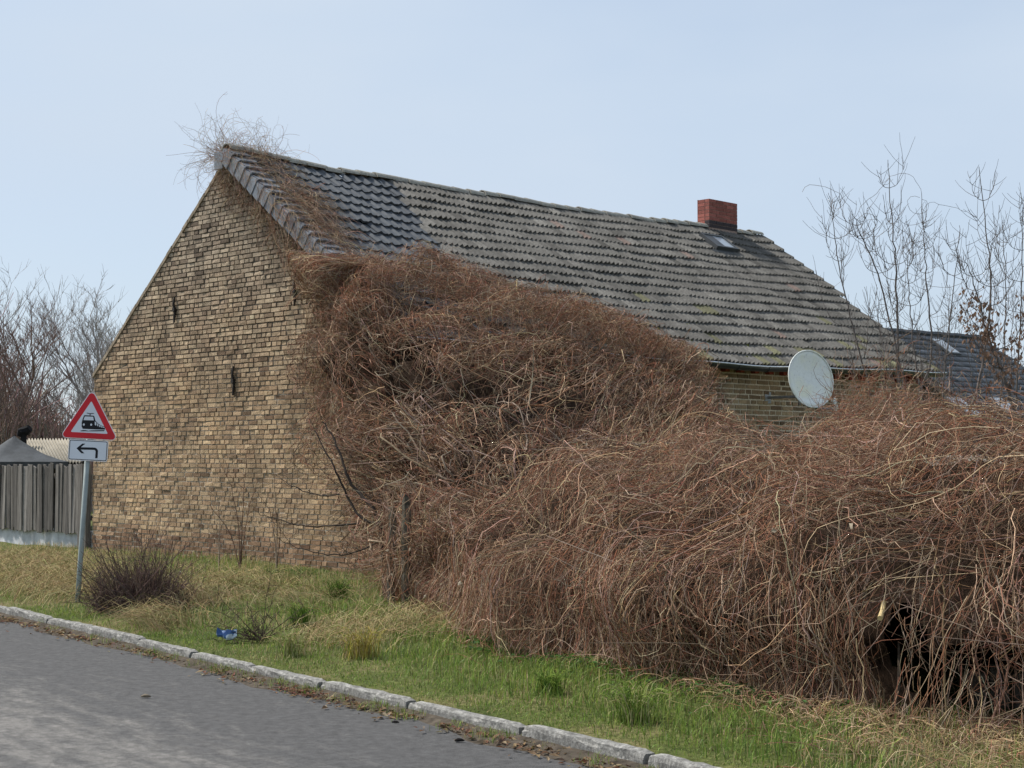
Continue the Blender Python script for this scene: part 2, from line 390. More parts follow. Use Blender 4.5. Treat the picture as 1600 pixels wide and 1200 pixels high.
# gable wall
rg = np.random.default_rng(5)
def g_lo(z): return max(0.0, (z + 0.10 - HE) / SL)            # towards the eaves side
def g_hi(z): return W if z < HL else W - (z - HL) / SLL
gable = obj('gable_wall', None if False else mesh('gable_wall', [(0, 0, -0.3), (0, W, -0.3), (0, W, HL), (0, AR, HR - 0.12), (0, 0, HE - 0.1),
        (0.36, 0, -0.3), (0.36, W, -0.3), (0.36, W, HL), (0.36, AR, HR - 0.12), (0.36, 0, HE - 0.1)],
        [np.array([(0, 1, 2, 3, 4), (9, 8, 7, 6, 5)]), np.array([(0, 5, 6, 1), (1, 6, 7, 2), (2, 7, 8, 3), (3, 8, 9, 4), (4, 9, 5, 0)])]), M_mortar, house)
gb = lay_bricks(g_lo, g_hi, -0.13, HR - 0.15, 0.0740, 0.0615, 0.226, 0.108, 0.019, rg)
gz_mid = np.array([(b[4] + b[5]) / 2 for b in gb]); gu_mid = np.array([(b[0] + b[1]) / 2 for b in gb])
gc = brick_colour(len(gb), (0.345, 0.232, 0.142), (0.51, 0.375, 0.235), 0.10, rg)
hi_ = np.clip((gz_mid - 2.6) / 2.5, 0, 1)[:, None]             # grimier, greyer bricks up in the gable
grey = gc.mean(1, keepdims=True) * np.array([1.0, 0.93, 0.83])
gc = gc * (1 - 0.5 * hi_) + grey * 0.5 * hi_
pl = (gz_mid < 0.52 + 0.06 * np.sin(gu_mid * 2))[:, None]      # hard-burnt brown plinth courses
gc = np.where(pl, gc * np.array([0.70, 0.63, 0.64]), gc)
cand = [i for i, b in enumerate(gb) if not b[7] and 1.0 < gu_mid[i] < 4.4 and 0.14 < gz_mid[i] < 1.75]
cand.sort(key=lambda i: (gu_mid[i] - 1.0) * 1.0 + abs(gz_mid[i] - 0.8) - (0.8 if gb[i][6] == 's' else 0))
to_g = lambda V: np.stack([-V[:, 1], V[:, 0], V[:, 2]], -1)
build_wall(gable, gb, gc, set(cand[:195]), to_g, rg, 0.226, 0.108, 0.0615, True)
# sloping mortar bed along the open edge of the gable
mb = MB(); ang_l = math.atan(SLL); nseg = 26
for k in range(nseg):
    f0, f1 = k / nseg, (k + 1) / nseg; y0, y1 = W + 0.02 - (W - AR - 0.1) * f0, W + 0.02 - (W - AR - 0.1) * f1; z0, z1 = HL + (W - y0) * SLL, HL + (W - y1) * SLL; w0 = 0.028 + random.uniform(-.006, .006)
    mb.add([(-w0, y0, z0 - .04), (-w0, y1, z1 - .04), (-w0, y1, z1 + .03), (-w0, y0, z0 + .03), (.1, y0, z0 - .04), (.1, y1, z1 - .04), (.1, y1, z1 + .03), (.1, y0, z0 + .03)], [(0, 3, 2, 1), (3, 7, 6, 2), (0, 1, 5, 4), (0, 4, 7, 3), (1, 2, 6, 5)])
mb.build('verge_mortar', simple('grimy_verge_mortar', (0.27, 0.22, 0.165), 0.95, 0.1, 0.4, 9, 0.7), gable)
# iron wall anchors
M_iron = simple('rusty_iron', (0.022, 0.018, 0.016), 0.8, 0.3, 0.4, 20)
for x, y0, y1 in ((273, 464, 504), (365, 572, 618), (461, 430, 478)):
    p0, p1 = on_plane_local(x, y0, 0, -0.03), on_plane_local(x, y1, 0, -0.03)
    mb = MB(); zc = (p0[2] + p1[2]) / 2
    mb.tube([(-0.035, p0[1], p0[2]), (-0.045, p0[1] + 0.012, zc + 0.1), (-0.03, p0[1] - 0.008, zc - 0.06), (-0.04, p0[1], p1[2])], [0.014, 0.022, 0.024, 0.015], 6)
    mb.box((-0.06, p0[1] - 0.03, zc - 0.03), (0.01, p0[1] + 0.03, zc + 0.03)); mb.build('wall_anchor', M_iron, gable)

# eaves wall (faces the garden), far gable and back wall
lw = MB(); lw.box((0.36, 0, -0.3), (L, 0.36, HE - 0.14)); longw = lw.build('eaves_wall', M_mortar2, house)
lb = lay_bricks(lambda z: 3.2, lambda z: L - 0.02, 1.25, HE - 0.42, 0.0885, 0.068, 0.318, 0.146, 0.026, rg)
lc = brick_colour(len(lb), (0.27, 0.19, 0.12), (0.40, 0.30, 0.19), 0.32, rg)
lu = np.array([(b[0] + b[1]) / 2 for b in lb]); lz = np.array([(b[4] + b[5]) / 2 for b in lb])
candl = [i for i, b in enumerate(lb) if not b[7] and 6.3 < lu[i] < 9.4 and 2.1 < lz[i]]
to_l = lambda V: np.stack([V[:, 0], -V[:, 1], V[:, 2]], -1)
build_wall(longw, lb, lc, set(candl[:100]), to_l, rg, 0.318, 0.146, 0.068, False)
M_redbrick = simple('red_brick', (0.33, 0.075, 0.05), 0.85, 0.25, 0.35, 9, 0.5)
mb = MB(); mb.box((3.0, -0.05, HE - 0.34), (L, 0.0, HE - 0.14)); mb.build('corbel_course', M_redbrick, longw)
n_d = 0; u = 3.1
dm = MB(); dm.box((-0.06, -0.105, HE - 0.44), (0.06, 0.01, HE - 0.30)); dme = None
while u < L - 0.1:
    if dme is None: d0 = dm.build('dentil', M_redbrick, longw); dme = d0.data
    else: d0 = obj('dentil', dme, None, longw)
    d0.location = (u, 0, random.uniform(-0.008, 0.008)); u += 0.42
mb = MB(); mb.box((0.36, W - 0.36, -0.3), (L, W, HL - 0.2)); mb.build('back_wall', M_mortar, house)
mb = MB(); mb.add([(L - .36, .36, -.3), (L - .36, W - .36, -.3), (L - .36, W - .36, HL), (L - .36, AR, HR - .15), (L - .36, .36, HE + .12), (L, .36, -.3), (L, W - .36, -.3), (L, W - .36, HL), (L, AR, HR - .15), (L, .36, HE + .12)],
       [(0, 4, 3, 2, 1), (5, 6, 7, 8, 9), (0, 1, 6, 5), (1, 2, 7, 6), (2, 3, 8, 7), (3, 4, 9, 8), (4, 0, 5, 9)]); mb.build('far_gable_wall', M_mortar, house)

# roof
M = Mat('roof_boards', 0.9); M.color((0.06, 0.05, 0.045)); M_deck = M.m
OV = 0.323
ab = [(-OV, 0.0), (AR, 0.0), (W + 0.02, 0.0)]
bs = np.linspace(0.03, L + 0.05, 24); V = []; F = []
for b in bs:
    for a in (-OV + 0.03, 0.8, 1.6, 2.4, 3.2, AR, 5.0, 6.2, 7.3, W - 0.02):
        V.append((b, a, float(roof_z(a, b)) - 0.05))
for i in range(23):
    for j in range(9): F.append((i * 10 + j, (i + 1) * 10 + j, (i + 1) * 10 + j + 1, i * 10 + j + 1))
n = len(V); V += [(x, y, z - 0.06) for x, y, z in V]; F += [tuple(q + n for q in f[::-1]) for f in F]
for i in range(23):
    for j in (0, 9):
        q = (i * 10 + j, (i + 1) * 10 + j, (i + 1) * 10 + j + n, i * 10 + j + n); F.append(q if j else q[::-1])
for j in range(9):
    F.append((j + 1, j, j + n, j + 1 + n)); k = 230; F.append((j + k, j + 1 + k, j + 1 + k + n, j + k + n))
roof = MB().add(V, F).build('roof', M_deck, house)
def tile_mat(name, src):
    M = Mat(name, 0.82, 0.3); base = M.attr() if src == 'attr' else M.ocol(); pos = M.node('ShaderNodeNewGeometry').outputs['Position']
    lich = M.ramp(M.noise(16, 6, 0.75, vec=pos), [(0.38, 0.72), (0.53, 1.0), (0.70, 1.35)])
    big = M.ramp(M.noise(0.8, 5, 0.6, vec=pos), [(0.35, 0.86), (0.65, 1.12)])
    c = M.mix(1.0, M.mix(1.0, base, lich, 'MULTIPLY'), big, 'MULTIPLY')
    M.color(c).bump(M.noise(70, 4, 0.7, vec=pos), 0.6, 0.008); return M.m
M_tile_a, M_tile_o = tile_mat('lichened_concrete_tiles', 'attr'), tile_mat('lichened_concrete_tile', 'obj')
M = Mat('anthracite_tile', 0.68, 0.3); rn = M.rand(); pos = M.node('ShaderNodeNewGeometry').outputs['Position']
M.color(M.mix(1.0, M.ramp(rn, [(0, (0.054, 0.061, 0.071)), (1, (0.080, 0.088, 0.098))]), M.ramp(M.noise(9, 5, 0.7, vec=pos), [(0.3, 0.72), (0.7, 1.3)]), 'MULTIPLY')).bump(M.noise(60, 4, vec=pos), 0.25, 0.006); M_new = M.m
ROWS = 17; SLEN = (AR + OV) / math.cos(math.atan(SL)); RSP = (SLEN - 0.02) / ROWS
tU = np.array([0, math.cos(math.atan(SL)), math.sin(math.atan(SL))]); tN = np.array([0, -tU[2], tU[1]])
def tile_verts(width, wave, lift=0.05):
    V = []; n = len(wave); ln = RSP + 0.07
    for (v, h) in ((0.0, lift), (ln, 0.004)):
        for i in range(n): V.append(((i / (n - 1) - 0.5) * width, v, h + wave[i]))
    for i in range(n): V.append(((i / (n - 1) - 0.5) * width, 0.004, lift + wave[i] - 0.034))
    V = np.array(V); out = np.zeros_like(V); out[:, 0] = V[:, 0]; out += V[:, 1:2] * tU + V[:, 2:3] * tN
    F = [(i, i + 1, n + i + 1, n + i) for i in range(n - 1)] + [(2 * n + i, 2 * n + i + 1, i + 1, i) for i in range(n - 1)]
    F += [(0, n, 2 * n, 2 * n)][:0]
    return out, np.array(F)
xw = np.linspace(0, 1, 9)
oldV, oldF = tile_verts(0.228, 0.027 * (1 - np.cos(xw * 4 * math.pi)))
xn = np.linspace(0, 1, 13)
newV, newF = tile_verts(0.214, 0.036 * np.exp(-((xn - 0.30) / 0.20) ** 2) + 0.008 * np.clip(xn - 0.75, 0, 1) * 4, 0.045)
old_me = mesh('tile', oldV, oldF); old_me.materials.append(M_tile_o)
new_me = mesh('tile', newV, newF); new_me.materials.append(M_new)
for p in old_me.polygons: p.use_smooth = False
rt_ = np.random.default_rng(3); BND = 3.13
TV = []; TF = []; TC = []; tn = 0; nv = len(oldV)
n_obj = 0
def tile_at(b, r):
    a = -OV - 0.045 + r * RSP * tU[1]; return a
for r in range(ROWS):
    a0 = tile_at(0, r)
    b = 0.16 + 0.107
    while b < L + 0.05:
        new = b < BND - 0.075 * max(0, 16 - r); wd = 0.211 if new else 0.225
        z0 = float(HE + SL * a0 + bow(a0, b)) + rt_.normal() * 0.004
        loc = np.array([b + rt_.normal() * 0.003, a0 + rt_.normal() * 0.005, z0])
        moss = math.exp(-r / 1.3) * (0.6 + 0.4 * math.sin(b * 3.3)) 
        # tiles at the eaves and under the creeper keep moss
        g = 0.118 * (1 + 0.16 * rt_.normal()); c = np.array([g * 1.05, g, g * 0.91])
        if rt_.random() < min(0.5, 0.55 * moss) and b > 4: c = np.array([0.15, 0.145, 0.085]) * (1 + 0.2 * rt_.normal())
        elif rt_.random() < 0.012: c = np.array([0.19, 0.14, 0.12])
        single = (new and r >= 5) or (not new and r >= 8 and b < BND + 3.15)
        if single:
            o = obj('tile', new_me if new else old_me, None, roof, tuple(loc)); n_obj += 1
            o.rotation_euler = (rt_.normal() * 0.008, rt_.normal() * 0.01, rt_.normal() * 0.008)
            o.color = (*np.clip(c, 0.03, 0.4), 1)
        else:
            v = (newV if new else oldV) + loc; TV.append(v); TF.append((newF if new else oldF) + tn); tn += len(v)
            TC.append(np.repeat((np.array([0.065, 0.075, 0.09]) if new else np.clip(c, 0.03, 0.4))[None], len(v), 0))
        b += wd
        if not new and b - wd < BND: pass
# the hidden slope behind the ridge
o = obj('tile_field', mesh('tile_field', np.concatenate(TV), np.concatenate(TF), np.concatenate(TC)), M_tile_a, roof); o['kind'] = 'stuff'
# ridge tiles
def half_round(ln, r0, r1):
    V = []; F = []
    for x, r in ((0, r0), (ln, r1)):
        for k in range(9):
            t = math.pi * (k / 8); V.append((x, -r * math.cos(t) * 1.05, r * math.sin(t) * 0.8 - 0.03))
    for k in range(9): V.append((0, V[k][1] * 0.82, V[k][2] * 0.82 - 0.004))
    F = [(k, k + 9, k + 10, k + 1) for k in range(8)] + [(k + 18, k, k + 1, k + 19) for k in range(8)]
    return mesh('ridge_tile', V, np.array(F))
M = Mat('ridge_concrete', 0.9, 0.2); pos = M.node('ShaderNodeNewGeometry').outputs['Position']
M.color(M.mix(1.0, M.ramp(M.noise(2.2, 4, vec=pos), [(0.3, (0.28, 0.265, 0.235)), (0.7, (0.37, 0.355, 0.305))]), M.ramp(M.noise(26, 5, 0.7, vec=pos), [(0.3, 0.6), (0.7, 1.25)]), 'MULTIPLY')).bump(M.noise(50, 4, vec=pos), 0.6, 0.01); M_ridge = M.m
rme = half_round(0.42, 0.125, 0.105); rme.materials.append(M_ridge)
b = L + 0.02
while b > -0.1:
    b -= 0.365
    if 11.05 < b + 0.2 < 12.05 and False: continue
    bb = max(b, -0.12)
    o = obj('ridge_tile', rme, None, roof, (bb, AR + random.uniform(-0.01, 0.01), HR + 0.03 + float(bow(AR, bb + 0.2)) + random.uniform(-0.008, 0.012)))
    o.rotation_euler = (random.uniform(-0.05, 0.05), random.uniform(-0.015, 0.015), random.uniform(-0.02, 0.02))
# verge slates on the gable edge: a flap on top and a cheek down the side
M = Mat('grey_slate', 0.38, 0.6); M.color(M.mix(1.0, M.ramp(M.rand(), [(0, (0.12, 0.13, 0.15)), (1, (0.22, 0.235, 0.26))]), M.ramp(M.noise(12, 5, 0.7), [(0.3, 0.7), (0.7, 1.25)]), 'MULTIPLY')).bump(M.noise(50, 4), 0.25, 0.006); M_slate = M.m
def slate_mesh():
    mb = MB(); tl = 0.27
    def P(x, v, h): return tuple(np.array([x, 0, 0]) + v * tU + h * tN)
    def slab(x0, x1, v0, v1, h0a, h1a, h0b, h1b):
        V = [P(x0, v0, h0a), P(x1, v0, h0a), P(x1, v1, h0b), P(x0, v1, h0b), P(x0, v0, h1a), P(x1, v0, h1a), P(x1, v1, h1b), P(x0, v1, h1b)]
        mb.add(V, [(0, 3, 2, 1), (4, 5, 6, 7), (0, 1, 5, 4), (1, 2, 6, 5), (2, 3, 7, 6), (3, 0, 4, 7)])
    slab(-0.18, 0.15, 0, tl, 0.085, 0.112, 0.036, 0.052)
    for x_, v_, w_ in ((-0.182, 0, 0),):
        V = [P(-0.225, -0.03, -0.16), P(-0.200, -0.03, -0.16), P(-0.182, tl, -0.15), P(-0.200, tl, -0.15), P(-0.225, -0.03, 0.10), P(-0.200, -0.03, 0.10), P(-0.182, tl, 0.05), P(-0.200, tl, 0.05)]
        mb.add(V, [(0, 3, 2, 1), (4, 5, 6, 7), (0, 1, 5, 4), (1, 2, 6, 5), (2, 3, 7, 6), (3, 0, 4, 7)])
    me = bpy.data.meshes.new('verge_slate'); me.from_pydata(mb.V, [], mb.F); me.update(); me.materials.append(M_slate); return me
sm = slate_mesh(); v = 1.62
while v < SLEN - 0.1:
    a = -OV - 0.03 + v * tU[1]
    o = obj('verge_slate', sm, None, roof, (random.uniform(-0.006, 0.006), a, float(HE + SL * a + bow(a, 0.0)) + random.uniform(-0.004, 0.004)))
    o.rotation_euler = (random.uniform(-0.02, 0.02), random.uniform(-0.02, 0.02), random.uniform(-0.02, 0.02)); v += 0.205
for i in range(1):     # the first one of the far slope
    a = AR + 0.13; mb = MB(); z = float(roof_z(a, 0))
    mb.box((-0.185, a - 0.13, z - 0.2 - 0.02 * i), (-0.165, a + 0.09, z + 0.10 - 0.03)); mb.build('verge_slate', M_slate, roof)
# chimney on the ridge
cn = on_plane_local(1108, 353, 1, AR - 0.14)
chim = empty('chimney', (cn[0], AR - 0.14, 0)); chim.parent = house
CW, CDp, ctop = 0.98, 0.30, on_plane_local(1108, 310, 1, AR - 0.14)[2]
M_mred = simple('chimney_mortar', (0.30, 0.22, 0.19), 0.95, 0.1, 0.3, 12)
mb = MB(); mb.box((0.008, 0.008, HR - 0.35), (CW - 0.008, CDp - 0.008, ctop - 0.004)); mb.build('core', M_mred, chim)
M = Mat('chimney_brick', 0.85, 0.25); pos = M.node('ShaderNodeNewGeometry').outputs['Position']
M.color(M.mix(1.0, M.ocol(), M.ramp(M.noise(30, 5, 0.7, vec=pos), [(0.3, 0.7), (0.7, 1.2)]), 'MULTIPLY')).bump(M.noise(60, 4, vec=pos), 0.5, 0.008); M_cb = M.m
csh = {}
def chim_brick(lx, ly, h=0.066):
    k = (round(lx, 3), round(ly, 3))
    if k not in csh:
        m_ = MB(); m_.box((0, 0, 0), (lx, ly, h)); me = bpy.data.meshes.new('brick'); me.from_pydata(m_.V, [], m_.F); me.update(); me.materials.append(M_cb); csh[k] = me
    return csh[k]
nc = 8; chh = 0.0765
for k in range(nc):
    z = ctop - (k + 1) * chh + 0.006; dark = k >= nc - 2
    cuts = [0, 0.245, 0.49, 0.735, CW] if k % 2 == 0 else [0, 0.12, 0.365, 0.61, 0.855, CW]
    for x0, x1 in zip(cuts[:-1], cuts[1:]):
        o = obj('brick', chim_brick(x1 - x0 - 0.009, 0.11), None, chim, (x0 + 0.0045, random.uniform(-0.003, 0.003), z))
        c = np.array([0.29, 0.10, 0.08]) * random.uniform(0.75, 1.2); c = np.array([0.05, 0.04, 0.045]) if dark else c; o.color = (*c, 1)
    for y0, y1 in (((0.119, CDp),)):
        o = obj('brick', chim_brick(0.11, y1 - y0), None, chim, (random.uniform(-0.003, 0.003), y0, z))
        c = np.array([0.31, 0.105, 0.085]) * random.uniform(0.8, 1.2); c = np.array([0.05, 0.04, 0.045]) if dark and k == nc - 1 else c; o.color = (*c, 1)
mb = MB(); mb.box((0.0, CDp - 0.01, HR - 0.3), (CW, CDp + 0.012, ctop)); mb.build('back_face', simple('chimney_back', (0.22, 0.07, 0.055)), chim)
M_lead = simple('pale_mortar_flaunching', (0.34, 0.35, 0.35), 0.8, 0.3, 0.35, 12, 0.6)
mb = MB(); za = float(roof_z(AR - 0.16, cn[0] + 0.5)); mb.box((-0.10, -0.14, za - 0.09), (CW + 0.12, 0.0 - 0.002, za - 0.01), Matrix.Translation((0, 0, 0)))
fl = mb.build('flashing', M_lead, chim); fl.location = (0, 0, 0.0)
# roof window
M_fr = simple('window_frame_grey', (0.055, 0.06, 0.065), 0.5, 0.4); M = Mat('pane_glass', 0.08, 0.6); M.color((0.30, 0.34, 0.38)); M_pane = M.m
o_ = local(np.array([0, 0, EYE]))
def on_roof(px, py, lift=0.0):
    d = local(at(px, py, 20.0)) - o_; # z = HE+SL*a+lift
    t = (HE + SL * o_[1] + lift - o_[2]) / (d[2] - SL * d[1]); return o_ + d * t
def roof_frame(p):
    Mx = Matrix.Identity(4)
    Mx[0][:3] = (1, 0, 0); R = Matrix(((1, tU[0], tN[0]), (0, tU[1], tN[1]), (0, tU[2], tN[2]))).to_4x4()
    return Matrix.Translation(Vector(p)) @ R
p0 = on_roof(1116, 393, -0.02)
mb = MB(); wd, hg = 0.62, 0.46
for lo, hi in (((-0.05, -0.05, -0.05), (wd + 0.05, 0.0, 0.16)), ((-0.05, hg, -0.05), (wd + 0.05, hg + 0.05, 0.16)), ((-0.05, 0, -0.05), (0.0, hg, 0.16)), ((wd, 0, -0.05), (wd + 0.05, hg, 0.16)), ((-0.18, -0.16, -0.03), (wd + 0.14, -0.05, 0.075))):
    mb.box(lo, hi)
sky_o = empty('roof_window'); sky_o.parent = house; sky_o.matrix_local = roof_frame(p0)
mb.build('frame', M_fr, sky_o); mb = MB(); mb.box((0.28, 0.0, 0.11), (wd, hg, 0.14)); mb.build('pane', M_pane, sky_o)
mb = MB(); mb.box((0.0, 0.0, 0.10), (0.28, hg, 0.145)); mb.build('cover_plate', M_fr, sky_o)
# gutter
M_zinc = simple('dark_zinc', (0.035, 0.038, 0.042), 0.35, 0.5, 0.3, 5, 0.1, 0.3); M_rim = simple('gutter_rim_glint', (0.72, 0.74, 0.77), 0.35, 0.5, 0.2, 8, 0.0, 0.4)  # rim coloured far paler than the trough to paint in its bright glint
gut = empty('gutter'); gut.parent = house
V = []; F = []; nb = 36
for i in range(nb):
    b = -0.05 + (L + 0.1) * i / (nb - 1); yc = -OV - 0.105; zc = float(HE + SL * (-OV) + bow(-OV, b)) - 0.03
    for k in range(11):
        t = math.pi * k / 10; V.append((b, yc + 0.085 * math.cos(t), zc - 0.085 * math.sin(t)))
    for k in range(11):
        t = math.pi * k / 10; V.append((b, yc + 0.081 * math.cos(t), zc + 0.002 - 0.081 * math.sin(t)))
for i in range(nb - 1):
    for k in range(10):
        q = i * 22 + k; F.append((q, q + 1, q + 23, q + 22)); q += 11; F.append((q, q + 22, q + 23, q + 1))
MB().add(V, F).build('trough', M_zinc, gut, True)
mb = MB(); mb.tube([(-0.05 + (L + 0.1) * i / 35, -OV - 0.19, float(HE + SL * (-OV) + bow(-OV, -0.05 + (L + 0.1) * i / 35)) - 0.028) for i in range(36)], 0.012, 6); mb.build('rim', M_rim, gut)
u = 0.4
while u < L:
    zc = float(HE + SL * (-OV) + bow(-OV, u)) - 0.03; mb = MB()
    for k in range(8):
        t0, t1 = math.pi * k / 8, math.pi * (k + 1) / 8; r0, r1 = 0.086, 0.094; yc = -OV - 0.105
        pts = [(yc + r * math.cos(t), zc - r * math.sin(t)) for r, t in ((r0, t0), (r0, t1), (r1, t1), (r1, t0))]
        mb.add([(u + d, y, z) for d in (-0.013, 0.013) for y, z in pts], [(0, 1, 2, 3), (7, 6, 5, 4), (3, 2, 6, 7), (0, 3, 7, 4), (1, 0, 4, 5), (2, 1, 5, 6)])
    mb.build('gutter_bracket', M_zinc, gut); u += 0.84

# moss cushions on the lowest tiles
mo = Tangle(); rm = np.random.default_rng(9); NM = 420
bb = rm.uniform(3.8, 10.5, NM); rr = np.abs(rm.normal(0, 0.55, NM)); keep = rm.random(NM) < np.where(bb < 7.6, 0.9, 0.25); bb, rr = bb[keep], rr[keep]
for b, s in zip(bb, rr):
    a = -OV + 0.02 + s * 0.8; z = HE + SL * a + float(bow(a, b)) + 0.05; r = rm.uniform(0.02, 0.055)
    V = []; 
    for k in range(6): V.append((b + r * 1.5 * math.cos(k) * rm.uniform(.7, 1.3), a + r * math.sin(k) * rm.uniform(.7, 1.3), z - 0.015 + SL * r * math.sin(k)))
    V.append((b, a, z + r * 0.55)); F = np.array([(k, (k + 1) % 6, 6) for k in range(6)])
    c = np.array([0.13, 0.13, 0.025]) * rm.uniform(0.5, 1.3); mo.raw(np.array(V), F, np.repeat(c[None], 7, 0))
om = mo.build('moss', M_stem, roof); om['kind'] = 'stuff'

# ------------------------------------------------------------------ satellite dish
M = Mat('dish_paint', 0.55, 0.35)
sp = M.ramp(M.noise(20, 4, 0.7), [(0.30, (0.55, 0.56, 0.53)), (0.40, (0.76, 0.78, 0.76)), (0.6, (0.82, 0.84, 0.82))])
dk = M.ramp(M.noise(42, 3, 0.6), [(0.66, 1.0), (0.70, 0.45)]); spz = M.node('ShaderNodeSeparateXYZ'); M.l.new(M.co(), spz.inputs[0])
mk = M.node('ShaderNodeMapRange'); mk.inputs['From Min'].default_value = -0.30; mk.inputs['From Max'].default_value = -0.38; M.l.new(spz.outputs['Z'], mk.inputs['Value'])
yel = M.ramp(M.noise(2.5, 3), [(0.45, (1, 1, 1)), (0.7, (1.0, 0.97, 0.82))])
M.color(M.mix(mk.outputs['Result'], M.mix(1.0, sp, yel, 'MULTIPLY'), M.mix(1.0, sp, dk, 'MULTIPLY'))); M_dish = M.m
wallp = on_plane_local(1267, 592, 1, -0.92); dc = world_pt(wallp)
dish = empty('satellite_dish', tuple(world_pt(np.array([wallp[0], 0, wallp[2] - 0.2]))), YAW)
tag(dish, 'white oval satellite dish mounted on the brick wall under the gutter', 'satellite dish')
V = [(0, 0.07, 0)]; F = []; nr, na = 7, 40; RX, RZ = 0.475, 0.50
for j in range(1, nr + 1):
    q = j / nr
    for k in range(na):
        t = 2 * math.pi * k / na; V.append((RX * q * math.cos(t), 0.07 * (1 - q * q), RZ * q * math.sin(t)))
for k in range(na): F.append((0, 1 + k, 1 + (k + 1) % na))
for j in range(nr - 1):
    for k in range(na):
        a0 = 1 + j * na; F.append((a0 + k, a0 + na + k, a0 + na + (k + 1) % na, a0 + (k + 1) % na))
n = len(V); V += [(x, y + 0.012, z) for x, y, z in V]; F += [tuple(i + n for i in f[::-1]) for f in F]
a0 = 1 + (nr - 1) * na
for k in range(na): F.append((a0 + k, a0 + k + n, a0 + (k + 1) % na + n, a0 + (k + 1) % na))
refl = MB().add(V, F).build('reflector', M_dish, dish, True)
RX_ = Matrix.Translation((0, -0.92, 0.2)) @ Matrix.Rotation(math.radians(-17), 4, 'Z') @ Matrix.Rotation(math.radians(-9), 4, 'X') @ Matrix.Rotation(math.radians(3), 4, 'Y')
refl.matrix_local = RX_
mb = MB(); mb.tube([(RX * 1.005 * math.cos(t), -0.004, RZ * 1.005 * math.sin(t)) for t in np.linspace(0, 2 * math.pi, 41)], 0.011, 6); r_ = mb.build('rim', M_dish, refl)
M_gal = simple('galvanised_steel', (0.28, 0.29, 0.30), 0.5, 0.5, 0.25, 12, 0, 0.4)
mb = MB(); mb.tube([(0, 0.02, -0.1), (0, -0.68, -0.1)], 0.025, 8); mb.tube([(0, -0.68, -0.25), (0, -0.68, 0.3)], 0.025, 8); mb.box((-0.09, -0.012, -0.2), (0.09, 0.0, 0.0)); mb.box((-0.09, -0.76, 0.08), (0.09, -0.66, 0.28)); mb.build('wall_mount', M_gal, dish)
mb = MB(); mb.tube([(0.05, -0.8, -0.28), (0.10, -1.38, -0.34)], 0.014, 6); mb.build('feed_arm', M_gal, dish)
M_pl = simple('white_plastic', (0.62, 0.62, 0.55), 0.5, 0.4, 0.12, 20)
mb = MB(); mb.tube([(0.10, -1.35, -0.36), (0.10, -1.36, -0.30), (0.10, -1.35, -0.22), (0.10, -1.3, -0.17)], [0.03, 0.035, 0.035, 0.05], 10); mb.build('feed_head', M_pl, dish)

# ------------------------------------------------------------------ traffic sign
sb = on_z(121, 941, 0.11); SY = float(sb[1]); mpp = SY / FPX     # metres for each photo pixel at the sign
sign = empty('traffic_sign', (sb[0], sb[1], float(gz(sb[0], sb[1])) - 0.02), 0.05)
sign.rotation_euler = (0.0, math.radians(3.1), math.radians(3))
tag(sign, 'red-bordered triangular railway warning sign with arrow plate on a leaning grey pole', 'traffic sign')
M_pole = simple('grey_pole_paint', (0.27, 0.31, 0.30), 0.5, 0.4, 0.18, 8); M_white = simple('reflective_white', (0.68, 0.72, 0.78), 0.45, 0.4, 0.05, 3)
M_red = simple('reflective_red', (0.58, 0.010, 0.022), 0.4, 0.4, 0.12, 4); M_blk = simple('black_film', (0.006, 0.007, 0.012), 0.5, 0.3, 0.1); M_wrim = simple('white_rim', (0.82, 0.80, 0.81), 0.5, 0.4, 0.05)
hb_ = (941 - 718) * mpp                                   # height of the lower edge of the plate
mb = MB(); mb.tube([(0, 0, -0.3), (0, 0, 0.5), (0, 0, hb_ + 0.55)], 0.029, 14); mb.build('pole', M_pole, sign, True)
tri_w, zb = 0.63, (941 - 683) * mpp
def rounded(poly, r, n=5):
    out = []; m = len(poly)
    for i in range(m):
        p, a, b = np.array(poly[i], float), np.array(poly[i - 1], float), np.array(poly[(i + 1) % m], float)
        da, db = (a - p) / np.linalg.norm(a - p), (b - p) / np.linalg.norm(b - p); h = math.acos(np.clip(np.dot(da, db), -1, 1)) / 2
        d = r / math.tan(h); c = p + (da + db) / np.linalg.norm(da + db) * r / math.sin(h)
        s0, s1 = p + da * d - c, p + db * d - c; a0 = math.atan2(s0[1], s0[0]); a1 = math.atan2(s1[1], s1[0]); dd = (a1 - a0 + math.pi) % (2 * math.pi) - math.pi
        out += [(c[0] + r * math.cos(a0 + dd * k / n), c[1] + r * math.sin(a0 + dd * k / n)) for k in range(n + 1)]
    return out
def tri(w, z0):     # equilateral triangle with its own centre
    h = w * 0.866; return [(-w / 2, z0), (w / 2, z0), (0, z0 + h)]
def ccw(poly):
    a = sum(poly[i - 1][0] * poly[i][1] - poly[i][0] * poly[i - 1][1] for i in range(len(poly))); return poly if a > 0 else poly[::-1]
def plate(name, polys, y, d, mat, parent):
    m_ = MB()
    for p in polys:
        p = ccw(p); n0 = len(p); V = [(x, y, z) for x, z in p] + [(x, y + d, z) for x, z in p]
        m_.add(V, [tuple(range(n0)), tuple(range(2 * n0 - 1, n0 - 1, -1))] + [((i + 1) % n0, i, i + n0, (i + 1) % n0 + n0) for i in range(n0)])
    return m_.build(name, mat, parent)
